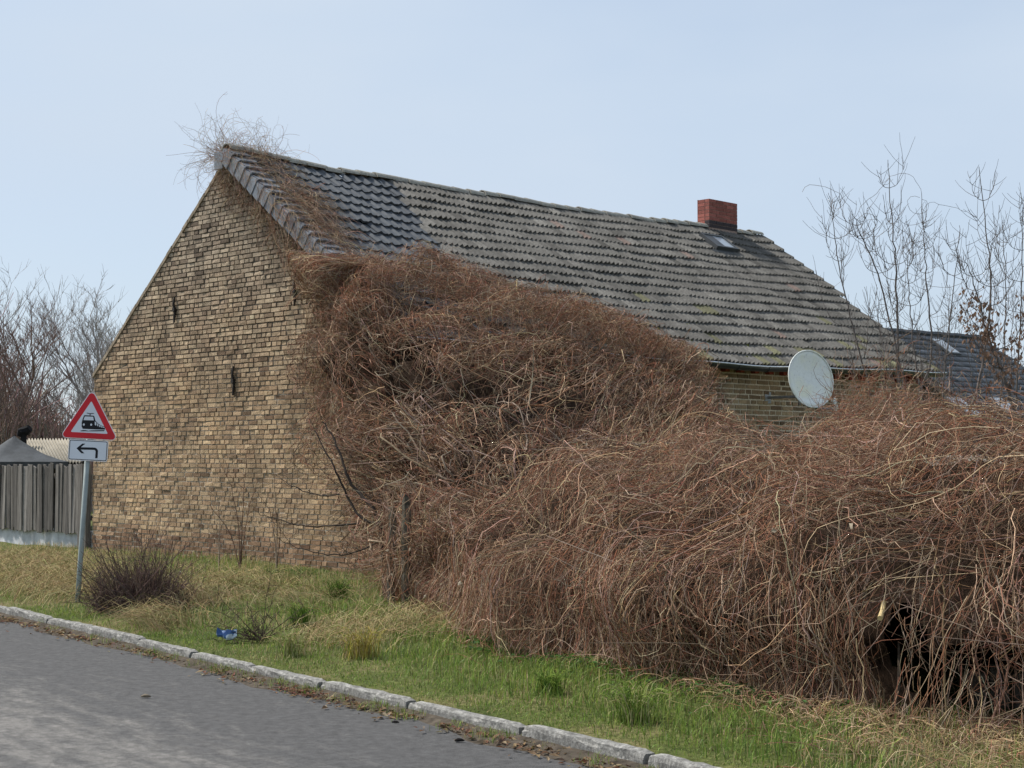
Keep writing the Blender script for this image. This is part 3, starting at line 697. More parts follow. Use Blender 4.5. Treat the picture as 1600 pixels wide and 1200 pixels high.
def ring(name, outer, inner, y, d, mat, parent):
    n0 = len(outer); V = [(x, y, z) for x, z in outer] + [(x, y, z) for x, z in inner] + [(x, y + d, z) for x, z in outer] + [(x, y + d, z) for x, z in inner]; F = []
    for i in range(n0):
        j = (i + 1) % n0; F += [(i, j, j + n0, i + n0), (j, i, i + 2 * n0, j + 2 * n0), (i + n0, j + n0, j + 3 * n0, i + 3 * n0)]
    return MB().add(V, F).build(name, mat, parent)
TX = 0.010
def shift(p, dx=TX, dz=0.0): return [(a + dx, b + dz) for a, b in p]
T0 = shift(rounded(tri(tri_w + 0.03, zb - 0.008), 0.045)); tp = plate('warning_triangle', [T0], -0.036, 0.006, M_wrim, sign)
ring('red_border', shift(rounded(tri(tri_w, zb), 0.036)), shift(rounded(tri(tri_w * 0.66, zb + tri_w * 0.866 * 0.115), 0.008)), -0.0395, 0.003, M_red, tp)
plate('white_field', [shift(rounded(tri(tri_w * 0.66, zb + tri_w * 0.866 * 0.115), 0.008))], -0.0385, 0.002, M_white, tp)
q = tri_w / 745
def zc(p): return [((x - 503) * q + TX, zb + (772 - y + (x - 503) * 0.035) * q) for x, y in p]
train = [(396, 560), (404, 520), (418, 470), (430, 463), (545, 468), (556, 480), (572, 530), (600, 562), (650, 596), (705, 612), (705, 650), (600, 650), (415, 645), (398, 615)]
panto = [[(452, 430), (500, 437), (548, 433), (546, 441), (504, 448), (504, 464), (492, 464), (492, 446), (454, 439)]]
base_ = [[(386, 670), (420, 662), (455, 664), (490, 670), (530, 664), (705, 657), (694, 671), (560, 676), (390, 678)]]
plate('train_symbol', [zc(train)] + [zc(p) for p in panto + base_], -0.0398, 0.0012, M_blk, tp)
win = [[(417, 530), (431, 480), (540, 482), (552, 530)], [(566, 542), (588, 560), (588, 598), (570, 592)], [(599, 568), (615, 580), (615, 608), (602, 604)], [(627, 588), (645, 597), (645, 619), (630, 615)], [(655, 602), (672, 607), (672, 625), (657, 622)], [(680, 611), (698, 616), (698, 629), (682, 627)]]
win += [[(cx + 13 * math.cos(t), 588 + 15 * math.sin(t)) for t in np.linspace(0, 2 * math.pi, 13)[:-1]] for cx in (425, 522)]
plate('train_windows', [zc(p) for p in win], -0.0408, 0.001, M_white, tp)
z1 = (941 - 685) * mpp; pw, ph = 0.438, 0.236
def rect(w, h, z): return [(-w / 2, z), (w / 2, z), (w / 2, z + h), (-w / 2, z + h)]
pp = plate('arrow_plate', [shift(rounded(rect(pw, ph, hb_), 0.022))], -0.036, 0.005, M_wrim, sign)
ring('plate_border', shift(rounded(rect(pw - 0.018, ph - 0.018, hb_ + 0.009), 0.016)), shift(rounded(rect(pw - 0.032, ph - 0.032, hb_ + 0.016), 0.011)), -0.0385, 0.0025, M_blk, pp)
plate('white_field', [shift(rounded(rect(pw - 0.032, ph - 0.032, hb_ + 0.016), 0.011))], -0.038, 0.002, M_white, pp)
def za_(p): return [((x - 492) * q * 0.98 + TX, hb_ + ph / 2 + (937 - y + (x - 492) * 0.03) * q * 0.98) for x, y in p]
arc_o = [(570 + 56 * math.sin(t), 952 - 56 * math.cos(t)) for t in np.linspace(0, math.pi / 2, 8)]
arc_i = [(570 + 24 * math.sin(t), 952 - 24 * math.cos(t)) for t in np.linspace(math.pi / 2, 0, 8)]
shaft = [(372, 896)] + arc_o + [(626, 1040), (594, 1040)] + arc_i + [(372, 928)]
head1 = [(336, 912), (410, 846), (450, 846), (376, 912)]; head2 = [(336, 912), (376, 912), (446, 978), (406, 978)]
plate('bent_arrow', [za_(shaft), za_(head1), za_(head2)], -0.0392, 0.0012, M_blk, pp)
for z in (hb_ + 0.06, hb_ + ph - 0.05, zb + 0.10, zb + 0.27):
    mb = MB(); mb.box((-0.034, -0.032, z - 0.012), (0.034, 0.036, z + 0.012)); mb.build('clamp', M_gal, sign)

# ------------------------------------------------------------------ left: plank fence, pavilion, shed
def gable_line(u): return world_pt(np.array([0.0, u, 0.0]))
fence = empty('plank_fence', tuple(gable_line(W + 0.1)), YAW)
tag(fence, 'weathered grey upright plank fence on a whitewashed base beside the brick gable', 'fence')
M = Mat('silvered_wood', 0.9, 0.15); pos = M.node('ShaderNodeNewGeometry').outputs['Position']; r1 = M.rand()
gr = M.noise(14, 5, 0.7, vec=pos, stretch=(3, 3, 0.22))
M.color(M.mix(1.0, M.ramp(r1, [(0, (0.10, 0.092, 0.085)), (0.5, (0.17, 0.155, 0.14)), (1, (0.27, 0.25, 0.23))]), M.ramp(gr, [(0.3, 0.45), (0.7, 1.35)]), 'MULTIPLY')).bump(gr, 0.6, 0.01); M_wood = M.m
pm = []
for k in range(4):
    mb = MB(); r = random.Random(k); hw = 0.047
    mb.prism([(-hw, 0), (hw, r.uniform(-.03, .03)), (hw, 1.22 + r.uniform(-.02, .02)), (-hw, 1.22 + r.uniform(-.02, .02))], 0.024)
    me = bpy.data.meshes.new('plank'); me.from_pydata(mb.V, [], mb.F); me.update(); me.materials.append(M_wood); pm.append(me)
u = 0.34
ztop = 1.60
while u < 4.6:
    o = obj('plank', random.choice(pm), None, fence); o.rotation_euler = (random.uniform(-.02, .02), random.uniform(-.012, .012), math.pi / 2 + random.uniform(-.05, .05))
    o.location = (random.uniform(-0.03, 0.005), u, ztop - 1.22 + random.uniform(-.025, .025)); o.scale = (random.uniform(0.8, 1.12), 1, random.uniform(0.97, 1.02)); u += random.uniform(0.094, 0.108)
for u_, w_ in ((0.06, 0.11), (0.22, 0.16)):
    mb = MB(); mb.box((-0.08, u_ - w_ / 2, 0.12), (0.02, u_ + w_ / 2 - 0.01, ztop + 0.02)); mb.build('post', M_wood, fence)
for z in (0.62, 1.35):
    mb = MB(); mb.box((0.03, 0.0, z), (0.08, 4.6, z + 0.09)); mb.build('rail', M_wood, fence)
M_lime = simple('flaking_whitewash', (0.52, 0.53, 0.55), 0.9, 0.2, 0.3, 3.5, 0.6)
mb = MB(); n0 = 30
top = [(0.02 + i * 4.6 / (n0 - 1), 0.42 + random.uniform(-.012, .012)) for i in range(n0)]
mb.prism([(t[0], t[1]) for t in top] + [(4.62, -0.2), (0.02, -0.2)], 0.16, Matrix.Translation((0.04, 0, 0)) @ Matrix.Rotation(math.pi / 2, 4, 'Z') @ Matrix.Scale(-1, 4, (0, 1, 0)))
mb.build('base_wall', M_lime, fence)
# garden pavilion with a dark felt roof
YP = 33.0; ap = at(22, 681, YP)
pav = empty('garden_pavilion', (ap[0], ap[1], 0.1), 0.35)
tag(pav, 'garden pavilion with a dark grey hipped canvas roof behind the plank fence', 'pavilion')
M_felt = simple('dark_canvas', (0.055, 0.06, 0.065), 0.8, 0.25, 0.35, 4, 0.5)
zt, ze = ap[2] - 0.1, at(60, 722, YP)[2] - 0.1
hw = 1.05; V = []; F = []; ng = 8
for i in range(ng + 1):
    for k in range(16):
        t = k / 16 * 2 * math.pi; sx, sy = math.cos(t), math.sin(t); m_ = 1 / max(abs(sx), abs(sy)); rr = i / ng
        z = zt + (ze - zt) * (rr ** 0.9) - 0.05 * math.sin(rr * math.pi) + 0.015 * math.sin(k * 2.2 + i)
        V.append((hw * sx * m_ * rr, hw * sy * m_ * rr, z))
for i in range(ng):
    for k in range(16): F.append((i * 16 + k, (i + 1) * 16 + k, (i + 1) * 16 + (k + 1) % 16, i * 16 + (k + 1) % 16))
MB().add(V, F).build('roof', M_felt, pav, True)
mb = MB()
for sx, sy, dx, dy in ((-1, -1, 1, 0), (1, -1, 0, 1), (1, 1, -1, 0), (-1, 1, 0, -1)):
    a = np.array([sx * hw, sy * hw]); b = a + 2 * hw * np.array([dx, dy]); nrm = np.array([dy, -dx]) * 0.01
    mb.add([(*(a + nrm), ze - 0.13), (*(b + nrm), ze - 0.13), (*(b + nrm), ze + 0.01), (*(a + nrm), ze + 0.01), (*(a - nrm), ze - 0.13), (*(b - nrm), ze - 0.13), (*(b - nrm), ze + 0.01), (*(a - nrm), ze + 0.01)],
           [(0, 1, 2, 3), (7, 6, 5, 4), (0, 4, 5, 1), (3, 2, 6, 7), (0, 3, 7, 4), (1, 5, 6, 2)])
mb.build('valance', M_felt, pav)
for sx, sy in ((-1, -1), (1, -1), (1, 1), (-1, 1)):
    mb = MB(); mb.box((sx * (hw - .06) - .03, sy * (hw - .06) - .03, -0.1), (sx * (hw - .06) + .03, sy * (hw - .06) + .03, ze)); mb.build('post', M_gal, pav)
# black cowl standing behind the pavilion roof
cw = at(37, 690, 36.0); cowl = empty('stove_pipe', (cw[0], cw[1], 0.1)); tag(cowl, 'small sooty black pipe cowl sticking up behind the pavilion roof', 'chimney pipe')
M_soot = simple('soot', (0.014, 0.014, 0.015), 0.9, 0.1); zc_ = at(37, 678, 36.0)[2] - 0.1
mb = MB(); mb.tube([(0, 0, 0), (0, 0, zc_)], 0.07, 8); mb.build('pipe', M_soot, cowl)
mb = MB(); mb.tube([(-0.10, 0, zc_ - 0.06), (-0.06, 0, zc_ + 0.04), (0.04, 0.02, zc_ + 0.07), (0.14, 0, zc_ + 0.14)], [0.07, 0.11, 0.12, 0.09], 8); mb.build('cap', M_soot, cowl)
# corrugated shed
sa, sbp, scp, sdp = at(36, 686, 37.0), at(106, 687, 37.0), at(126, 723, 34.2), at(54, 723, 34.2)
shed = empty('corrugated_shed', (float(sa[0] + sbp[0]) / 2, 36.0, 0.1)); tag(shed, 'low shed with a beige corrugated sheet roof behind the fence', 'shed')
so = np.array(shed.location); M_cor = simple('old_fibre_cement', (0.33, 0.30, 0.245), 0.9, 0.2, 0.2, 3, 0.3)
npan = 3
for p_ in range(npan):
    V = []; F = []; nx = 37
    for r in range(2):
        for i in range(nx):
            f = (p_ + (i / (nx - 1)) * 1.01) / npan; A = sa + (sbp - sa) * f; B = sdp + (scp - sdp) * f; P = A + (B - A) * r
            V.append(tuple(P - so + np.array([0, 0, 0.03 * math.cos(i / (nx - 1) * 2 * math.pi * 5) + 0.004 * p_])))
    for i in range(nx - 1): F.append((i, i + 1, nx + i + 1, nx + i))
    n = len(V); V += [(x, y, z - 0.012) for x, y, z in V]; F += [tuple(k + n for k in f[::-1]) for f in F]
    F += [(nx + i, nx + i + 1, nx + i + 1 + n, nx + i + n) for i in range(nx - 1)]
    MB().add(V, F).build('roof_sheet', M_cor, shed, True)
mb = MB(); c0, c1 = sdp - so, scp - so; e0, e1 = sa - so, sbp - so; M_sw = simple('tarred_boards', (0.04, 0.037, 0.034), 0.9, 0.1)
mb.add([(c0[0], c0[1] + .1, -0.1), (c1[0], c1[1] + .1, -0.1), (e1[0], e1[1], -0.1), (e0[0], e0[1], -0.1), (c0[0], c0[1] + .1, c0[2] - .08), (c1[0], c1[1] + .1, c1[2] - .08), (e1[0], e1[1], e1[2] - .06), (e0[0], e0[1], e0[2] - .06)],
       [(0, 1, 5, 4), (1, 2, 6, 5), (2, 3, 7, 6), (3, 0, 4, 7)]); mb.build('wall', M_sw, shed)
mb = MB(); d0, d1 = sbp - so, scp - so; mb.tube([d0 + (0.06, 0, 0), d1 + (0.06, 0, 0.0)], 0.05, 4); mb.build('bargeboard', M_sw, shed)

# ------------------------------------------------------------------ right: neighbour's house
nb0, nb1 = at(1352, 517, 45.0), at(1538, 531, 48.5)
rd = nb1 - nb0; rl = float(np.hypot(rd[0], rd[1])); nyaw = math.atan2(rd[1], rd[0])
nh = empty('neighbour_house', (float(nb0[0]), float(nb0[1]), 0.1), nyaw)
tag(nh, 'neighbouring house with dark grey shingled roof seen through the bare saplings', 'house')
rzz = nb0[2] - 0.1; run, drop = 5.6, 3.75
Msh = Mat('dark_shingles', 0.6, 0.4); rr_ = Msh.attr(); Msh.color(Msh.mix(1.0, rr_, Msh.ramp(Msh.noise(4, 4), [(0.3, 0.8), (0.7, 1.2)]), 'MULTIPLY')); M_shg = Msh.m
M_ren = simple('pale_render', (0.42, 0.40, 0.37), 0.9, 0.15, 0.12, 2)
mb = MB(); mb.add([(0, -run, rzz - drop), (rl, -run, rzz - drop), (rl, 0, rzz), (0, 0, rzz), (0, run, rzz - drop), (rl, run, rzz - drop)] + [(0, -run, rzz - drop - .15), (rl, -run, rzz - drop - .15), (rl, 0, rzz - .15), (0, 0, rzz - .15), (0, run, rzz - drop - .15), (rl, run, rzz - drop - .15)],
                  [(0, 1, 2, 3), (3, 2, 5, 4), (7, 6, 9, 8), (8, 9, 10, 11), (0, 6, 7, 1), (4, 5, 11, 10), (1, 7, 8, 2), (2, 8, 11, 5), (6, 0, 3, 9), (9, 3, 4, 10)])
nroof = mb.build('roof', M_deck, nh)
tn_ = Tangle(); ns = math.hypot(run, drop); vu = np.array([0, -run / ns, -drop / ns]); vn = np.array([0, -drop / ns, run / ns]) * np.array([1, 1, 1])
nrow = 22; rs_ = ns / nrow; cwd = 0.30; rq = np.random.default_rng(4)
for r in range(nrow):
    nn = int(rl / cwd); off = 0.5 * (r % 2)
    for c in range(nn):
        x0 = (c + off) * cwd; x1 = min(x0 + cwd * 0.96, rl); p0 = np.array([x0, 0, rzz]) + vu * (r * rs_) ; p1 = p0 + vu * (rs_ * 1.15)
        V = [p0 + vn * 0.01, p0 + np.array([x1 - x0, 0, 0]) + vn * 0.01, p1 + np.array([x1 - x0, 0, 0]) + vn * 0.06, p1 + vn * 0.06]
        V += [p1 + vn * 0.02, p1 + np.array([x1 - x0, 0, 0]) + vn * 0.02]
        cc = np.array([0.105, 0.108, 0.115]) * rq.uniform(0.55, 1.5); tn_.raw(np.array(V), np.array([(3, 2, 1, 0), (4, 5, 2, 3)]), np.repeat(cc[None], 6, 0))
o = tn_.build('shingles', M_shg, nroof); o['kind'] = 'stuff'
mb = MB(); mb.tube([(i * rl / 12, 0, rzz + 0.05 + 0.02 * (i % 2)) for i in range(13)], 0.09, 6); mb.build('ridge', M_shg if False else M_fr, nroof)
mb = MB(); mb.box((0.3, -run + .5, -0.2), (rl - 0.3, run - .5, rzz - drop + 0.1)); mb.build('wall', M_ren, nh)
mb = MB(); mb.add([(rl - .32, -run + .6, rzz - drop), (rl - .32, run - .6, rzz - drop), (rl - .32, 0, rzz - .2), (rl - .3, -run + .6, rzz - drop), (rl - .3, run - .6, rzz - drop), (rl - .3, 0, rzz - .2)], [(0, 2, 1), (3, 4, 5), (0, 1, 4, 3), (1, 2, 5, 4), (2, 0, 3, 5)]); mb.build('gable', M_ren, nh)
M = Mat('skylight_glass', 0.1, 0.6); M.color((0.28, 0.31, 0.34)); M_sg = M.m
nho = np.array(nh.location)
def n_local(P):
    d = np.asarray(P) - nho; c, s = math.cos(nyaw), math.sin(nyaw); return np.array([d[0] * c + d[1] * s, -d[0] * s + d[1] * c, d[2]])
for px, py, w_, h_ in ((1475, 545, 0.55, 0.9), (1570, 640, 0.7, 1.0), (1505, 640, 0.7, 1.0)):
    oo = n_local(np.array([0, 0, EYE])); dd = n_local(at(px, py, 40)) - oo; k = drop / run
    t = (rzz - oo[2] + k * oo[1]) / (dd[2] - k * dd[1]); p = oo + dd * t
    Rm = Matrix(((1, 0, 0), (0, -vu[1], vn[1]), (0, -vu[2], vn[2]))).to_4x4(); e_ = empty('roof_window'); e_.parent = nh; e_.matrix_local = Matrix.Translation(Vector(p)) @ Rm
    mb = MB(); mb.box((-w_ / 2, -h_ / 2, 0), (w_ / 2, h_ / 2, 0.10)); mb.build('frame', M_fr, e_); mb = MB(); mb.box((-w_ / 2 + .05, -h_ / 2 + .05, 0.1), (w_ / 2 - .05, h_ / 2 - .05, 0.115)); mb.build('pane', M_sg, e_)

# ------------------------------------------------------------------ creeper tangles
def catmull(C, m):
    """densify control rows (n,...) to m samples"""
    n = len(C); t = np.linspace(0, n - 1, m); i = np.clip(t.astype(int), 0, n - 2); f = (t - i)[(...,) + (None,) * (C.ndim - 1)]
    p0, p1, p2, p3 = C[np.clip(i - 1, 0, n - 1)], C[i], C[i + 1], C[np.clip(i + 2, 0, n - 1)]
    return 0.5 * (2 * p1 + (p2 - p0) * f + (2 * p0 - 5 * p1 + 4 * p2 - p3) * f ** 2 + (3 * p1 - p0 - 3 * p2 + p3) * f ** 3)
class Sheet:
    """smooth surface through a grid of control points; s along, t from top to bottom"""
    def __init__(s, C, M=120, N=80, lump=0.12, seed=1, flip=False, gaps=0.3):
        C = np.asarray(C, float); D = catmull(C, M); D = np.swapaxes(catmull(np.swapaxes(D, 0, 1), N), 0, 1)
        s.M, s.N = M, N
        Ns = np.cross(np.gradient(D, axis=0), np.gradient(D, axis=1)); Ns /= np.linalg.norm(Ns, axis=2, keepdims=True) + 1e-9
        if flip: Ns = -Ns
        r = np.random.default_rng(seed); h = 0
        x, y, z = D[..., 0], D[..., 1], D[..., 2]
        for k in range(6):
            w = r.normal(size=3) * (1.6 + 0.9 * k); h = h + np.sin(w[0] * x + w[1] * y + w[2] * z + r.uniform(0, 6)) / (1 + 0.6 * k)
        D = D + Ns * (h * lump * 0.5)[..., None]
        s.D, s.Nn = D, Ns
        s.ls = np.linalg.norm(np.gradient(D, axis=0), axis=2) * (M - 1); s.lt = np.linalg.norm(np.gradient(D, axis=1), axis=2) * (N - 1)
        a = s.ls[:-1, :-1] * s.lt[:-1, :-1]; s.area = a.mean(); s.w = (a / a.sum()).ravel()
        h2 = 0; x, y, z = D[:-1, :-1, 0], D[:-1, :-1, 1], D[:-1, :-1, 2]
        for k in range(7):
            w = r.normal(size=3) * 4.5; h2 = h2 + np.sin(w[0] * x + w[1] * y + w[2] * z + r.uniform(0, 6))
        dn = np.clip(0.55 + gaps * h2 / 1.9, 0.06, 1.6); s.wd = (a * dn).ravel(); s.wd /= s.wd.sum()
    def sample(s, G, u, v):
        u = np.clip(u, 0, 1) * (s.M - 1); v = np.clip(v, 0, 1) * (s.N - 1); i = np.clip(u.astype(int), 0, s.M - 2); j = np.clip(v.astype(int), 0, s.N - 2)
        f, g = u - i, v - j
        if G.ndim == 3: f, g = f[..., None], g[..., None]
        return (G[i, j] * (1 - f) + G[i + 1, j] * f) * (1 - g) + (G[i, j + 1] * (1 - f) + G[i + 1, j + 1] * f) * g
    def seeds(s, n, rng):
        k = rng.choice(len(s.w), n, p=s.wd); return (k // (s.N - 1) + rng.random(n)) / (s.M - 1), (k % (s.N - 1) + rng.random(n)) / (s.N - 1)
    def grow(s, n, K, length, down, wander, depth, arch, rng, us=None, skew=0.0):
        """stems that creep over the sheet; returns (n,K,3), and their s,t paths"""
        u, v = s.seeds(n, rng) if us is None else us
        th = rng.normal(0, 1, n) * down * (1.45 - 0.95 * np.clip(v, 0, 1)) + skew                # angle from straight down
        ln = rng.uniform(length[0], length[1], n) / (K - 1)
        curl = rng.normal(0, wander, n)
        U = np.zeros((n, K)); Vv = np.zeros((n, K)); U[:, 0] = u; Vv[:, 0] = v
        for k in range(1, K):
            curl = 0.75 * curl + 0.6 * rng.normal(0, wander, n); th = th + curl - 0.06 * np.sin(th - skew) + (rng.random(n) < 0.12) * rng.normal(0, 0.8, n)
            lu, lv = s.sample(s.ls, U[:, k - 1], Vv[:, k - 1]), s.sample(s.lt, U[:, k - 1], Vv[:, k - 1])
            U[:, k] = U[:, k - 1] + np.sin(th) * ln / np.maximum(lu, 0.3); Vv[:, k] = Vv[:, k - 1] + np.cos(th) * ln / np.maximum(lv, 0.3)
        off = (rng.uniform(depth[0], depth[1], n)[:, None] + arch * np.abs(rng.normal(0, 1, n))[:, None] * np.sin(np.linspace(0, math.pi, K))[None] + np.cumsum(rng.normal(0, 0.012, (n, K)), 1))
        over = np.clip(Vv - 1, 0, 1) + 0
        P = s.sample(s.D, U, Vv) + s.sample(s.Nn, U, Vv) * off[..., None]
        P += rng.normal(0, 0.009, P.shape)
        return P, U, Vv
    def core(s, inset, hole=None):
        D = s.D - s.Nn * inset; i = np.arange(s.M * s.N).reshape(s.M, s.N)
        Q = np.stack([i[:-1, :-1], i[1:, :-1], i[1:, 1:], i[:-1, 1:]], -1)
        if hole is not None:
            uu = (np.arange(s.M - 1) + .5) / (s.M - 1); vv = (np.arange(s.N - 1) + .5) / (s.N - 1); Ug, Vg = np.meshgrid(uu, vv, indexing='ij'); Q = Q[~hole(Ug, Vg)]
        return D.reshape(-1, 3), Q.reshape(-1, 4)
TAN, BRN, RED, GRY, DRK = (0.44, 0.315, 0.21), (0.22, 0.135, 0.088), (0.26, 0.124, 0.078), (0.29, 0.22, 0.165), (0.095, 0.062, 0.045)
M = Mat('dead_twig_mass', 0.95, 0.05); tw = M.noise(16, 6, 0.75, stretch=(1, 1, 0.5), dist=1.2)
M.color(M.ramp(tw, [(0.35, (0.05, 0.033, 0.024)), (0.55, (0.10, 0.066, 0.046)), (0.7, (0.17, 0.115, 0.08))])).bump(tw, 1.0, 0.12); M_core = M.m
def taper(n, K, r0, r1, rng, tip=0.45):
    r = rng.uniform(r0, r1, n)[:, None] * np.linspace(1, tip, K)[None]; return r

def forks(tg, P, m, length, r0, r1, cols, w, rng):
    i_ = rng.integers(0, len(P), m); j_ = rng.integers(1, P.shape[1] - 1, m); q0 = P[i_, j_]; t = P[i_, j_ + 1] - q0; t /= np.linalg.norm(t, axis=1, keepdims=True) + 1e-9
    dv = t + rng.normal(0, .75, (m, 3)); dv /= np.linalg.norm(dv, axis=1, keepdims=True); l_ = rng.uniform(*length, m)[:, None]; q1 = q0 + dv * l_ * .5; dv = dv + rng.normal(0, .5, (m, 3)); q2 = q1 + dv * l_ * .5
    tg.stems(np.stack([q0, q1, q2], 1), taper(m, 3, r0, r1, rng), palette(m, cols, w, rng=rng))
# (a) the mass climbing over the house corner and the eaves
def R(px, py, lift=0.15):
    return world_pt(on_roof(px, py, lift))
def Gp(px, py, out): return world_pt(on_plane_local(px, py, 0, -out))
ctrlA = [
  [Gp(500, 425, .10), Gp(478, 470, .12), Gp(472, 540, .15), Gp(480, 620, .15), Gp(500, 690, .15), Gp(548, 765, .15), Gp(575, 830, .15)],
  [R(545, 418), at(520, 455, 21.6), at(508, 530, 21.2), at(512, 620, 20.8), at(530, 710, 20.4), at(575, 800, 19.4), at(605, 900, 18.6)],
  [R(600, 408), at(590, 455, 21.2), at(575, 540, 20.2), at(580, 640, 19.4), at(605, 730, 18.6), at(632, 805, 17.5), at(648, 885, 16.6)],
  [R(690, 415), at(690, 470, 21.2), at(680, 560, 19.2), at(685, 640, 18.2), at(695, 715, 17.2), at(708, 780, 16.2), at(718, 845, 15.3)],
  [R(790, 445), at(800, 490, 21.4), at(800, 560, 19.2), at(808, 630, 17.9), at(815, 695, 16.8), at(822, 755, 15.6), at(826, 810, 14.5)],
  [R(890, 480), at(900, 515, 22.0), at(912, 570, 19.9), at(924, 630, 18.4), at(928, 685, 17.0), at(930, 735, 15.5), at(930, 780, 14.2)],
  [R(985, 522), at(995, 548, 22.8), at(1012, 592, 20.9), at(1024, 640, 19.4), at(1030, 685, 17.8), at(1030, 728, 16.0), at(1030, 765, 14.2)],
  [R(1062, 556, .1), at(1075, 575, 24.2), at(1085, 605, 22.6), at(1094, 645, 21.2), at(1100, 690, 19.5), at(1100, 724, 17.2), at(1100, 752, 15.0)],
  [at(1085, 575, 25.4), at(1098, 590, 25.2), at(1110, 618, 24.8), at(1120, 655, 24.0), at(1126, 690, 22.0), at(1130, 722, 19.5), at(1130, 750, 17.0)],
]
rA = np.random.default_rng(21)
SA = Sheet(ctrlA, 130, 90, 0.34, 3, flip=True, gaps=0.5)
vineA = empty('climbing_vine', tuple(world_pt(np.array([0.5, -1.5, 0.1]))))
tag(vineA, 'leafless brown vine smothering the house corner and climbing over the eaves', 'vine')
def unparent_space(o, p):      # keep the world position of a mesh that was modelled in world space
    o.parent = p; o.matrix_parent_inverse = Matrix.Translation(-p.location) if p.rotation_euler.z == 0 else (Matrix.Translation(p.location) @ p.rotation_euler.to_matrix().to_4x4()).inverted()
tg = Tangle(); n = 5200
P, U, Vv = SA.grow(n, 9, (0.5, 1.5), 1.15, 0.27, (-0.40, 0.12), 0.12, rA)
tg.stems(P, taper(n, 9, 0.0026, 0.0062, rA), palette(n, [TAN, BRN, GRY, DRK, RED], [2.4, 3, 2.2, 2, 1], rng=rA))
forks(tg, P, 6000, (.08, .34), .0016, .0034, [TAN, BRN, RED, GRY], [1.4, 2.4, 2.2, 1], rA)
n = 7500
P, U, Vv = SA.grow(n, 5, (0.15, 0.5), 1.3, 0.30, (-0.25, 0.13), 0.06, rA)
tg.stems(P, taper(n, 5, 0.0018, 0.0034, rA), palette(n, [TAN, BRN, RED, DRK], [1.0, 2.4, 2.6, 1.2], rng=rA))
n = 3400; us = (rA.uniform(0.10, 0.80, n), rA.uniform(0.0, 0.26, n))
P, U, Vv = SA.grow(n, 7, (0.3, 0.9), 1.4, 0.30, (-0.10, 0.10), 0.08, rA, us=us)
tg.stems(P, taper(n, 7, 0.0022, 0.0046, rA), palette(n, [TAN, BRN, RED, GRY], [1.6, 2.2, 2.4, 1], rng=rA))
# woody main stems that fork through the mass
n = 46; us = (rA.uniform(0.15, 0.9, n), rA.uniform(0.55, 0.95, n)); P, U, Vv = SA.grow(n, 20, (1.2, 2.8), 0.5, 0.12, (-0.16, 0.02), 0.04, rA, us=us, skew=math.pi)
tg.stems(P, taper(n, 20, 0.008, 0.018, rA, .3), palette(n, [GRY, BRN], [2, 1], rng=rA), 5); forks(tg, P, 260, (.3, .9), .004, .008, [GRY, BRN], [2, 1], rA)
# fringe of fine twigs that lies on the tiles and on the gable
n = 2600; us = (rA.uniform(0.02, 0.97, n), np.abs(rA.normal(0, 0.03, n)))
P, U, Vv = SA.grow(n, 6, (0.2, 0.7), 1.6, 0.30, (-0.06, 0.05), 0.05, rA, us=us); sh_ = rA.uniform(0, 0.55, (n, 1, 1)) ** 1.5 * 1.4
upd = world_pt(np.array([0, 1, SL])) - world_pt(np.zeros(3)); P = P + sh_ * upd * np.linspace(1, 0.4, 6)[None, :, None] * 0.55
tg.stems(P, taper(n, 6, 0.0020, 0.0042, rA), palette(n, [TAN, RED, GRY], [1.5, 2.0, 1], rng=rA))
n = 3000; ga, gz_ = rA.uniform(-0.1, 2.6, n), rA.uniform(0.9, 4.3, n)
gr_ok = ga + 0.5 * rA.random(n) < 0.55 + 1.75 * np.clip((gz_ - 0.9) / 2.2, 0, 1) + 0.3 * np.sin(gz_ * 3); ga, gz_ = ga[gr_ok], gz_[gr_ok]; n = len(ga)
th = rA.uniform(0, 6.28, n); K = 8; P = np.zeros((n, K, 3)); p = np.stack([-0.02 - 0.05 * rA.random(n), ga, gz_], 1); cu = rA.normal(0, .25, n); ln = rA.uniform(.03, .11, n)
for k in range(K):
    P[:, k] = p; th += cu + rA.normal(0, .3, n); p = p + np.stack([rA.normal(0, .018, n), np.cos(th) * ln, np.sin(th) * ln], 1); p[:, 0] = np.minimum(p[:, 0], -0.012)
tg.stems(world_pt(P), taper(n, K, 0.0022, 0.0052, rA), palette(n, [TAN, BRN, GRY, RED], [2, 2.4, 2, 1], rng=rA))
o = tg.build('stem_tangle', M_stem); o['kind'] = 'stuff'; unparent_space(o, vineA)
V, Q = SA.core(0.55); o = obj('opaque_core', mesh('opaque_core', V, Q, smooth=True), M_core); unparent_space(o, vineA); o['kind'] = 'stuff'  # opaque twig-brown sheet added inside the vine to stop light leaking through

# (b) the long mass over the garden fence
line = np.array([(-1.22, 17.3), (-1.06, 16.05), (-0.64, 14.7), (0.02, 12.95), (0.62, 11.75), (1.10, 10.85), (1.72, 9.80), (2.32, 9.22), (3.0, 8.70), (3.75, 8.0), (4.7, 7.2)])
topz = np.array([0.80, 1.05, 1.40, 1.60, 1.66, 1.66, 1.68, 1.79, 1.85, 1.87, 1.87])
tg_ = np.gradient(line, axis=0); tg_ /= np.linalg.norm(tg_, axis=1, keepdims=True); outn = np.stack([tg_[:, 1], -tg_[:, 0]], 1)     # towards the road
if outn[3] @ np.array([-0.8, -0.6]) < 0: outn = -outn
prof = [(-3.1, -0.02), (-3.15, 0.6), (-2.8, 0.96), (-2.0, 1.02), (-1.25, 1.05), (-0.72, 0.99), (-0.30, 0.80), (-0.04, 0.56), (0.04, 0.32), (0.02, 0.10), (0.0, -0.01)]  # rearmost rows drop to the ground, added to keep light out of the opening
ctrlB = []
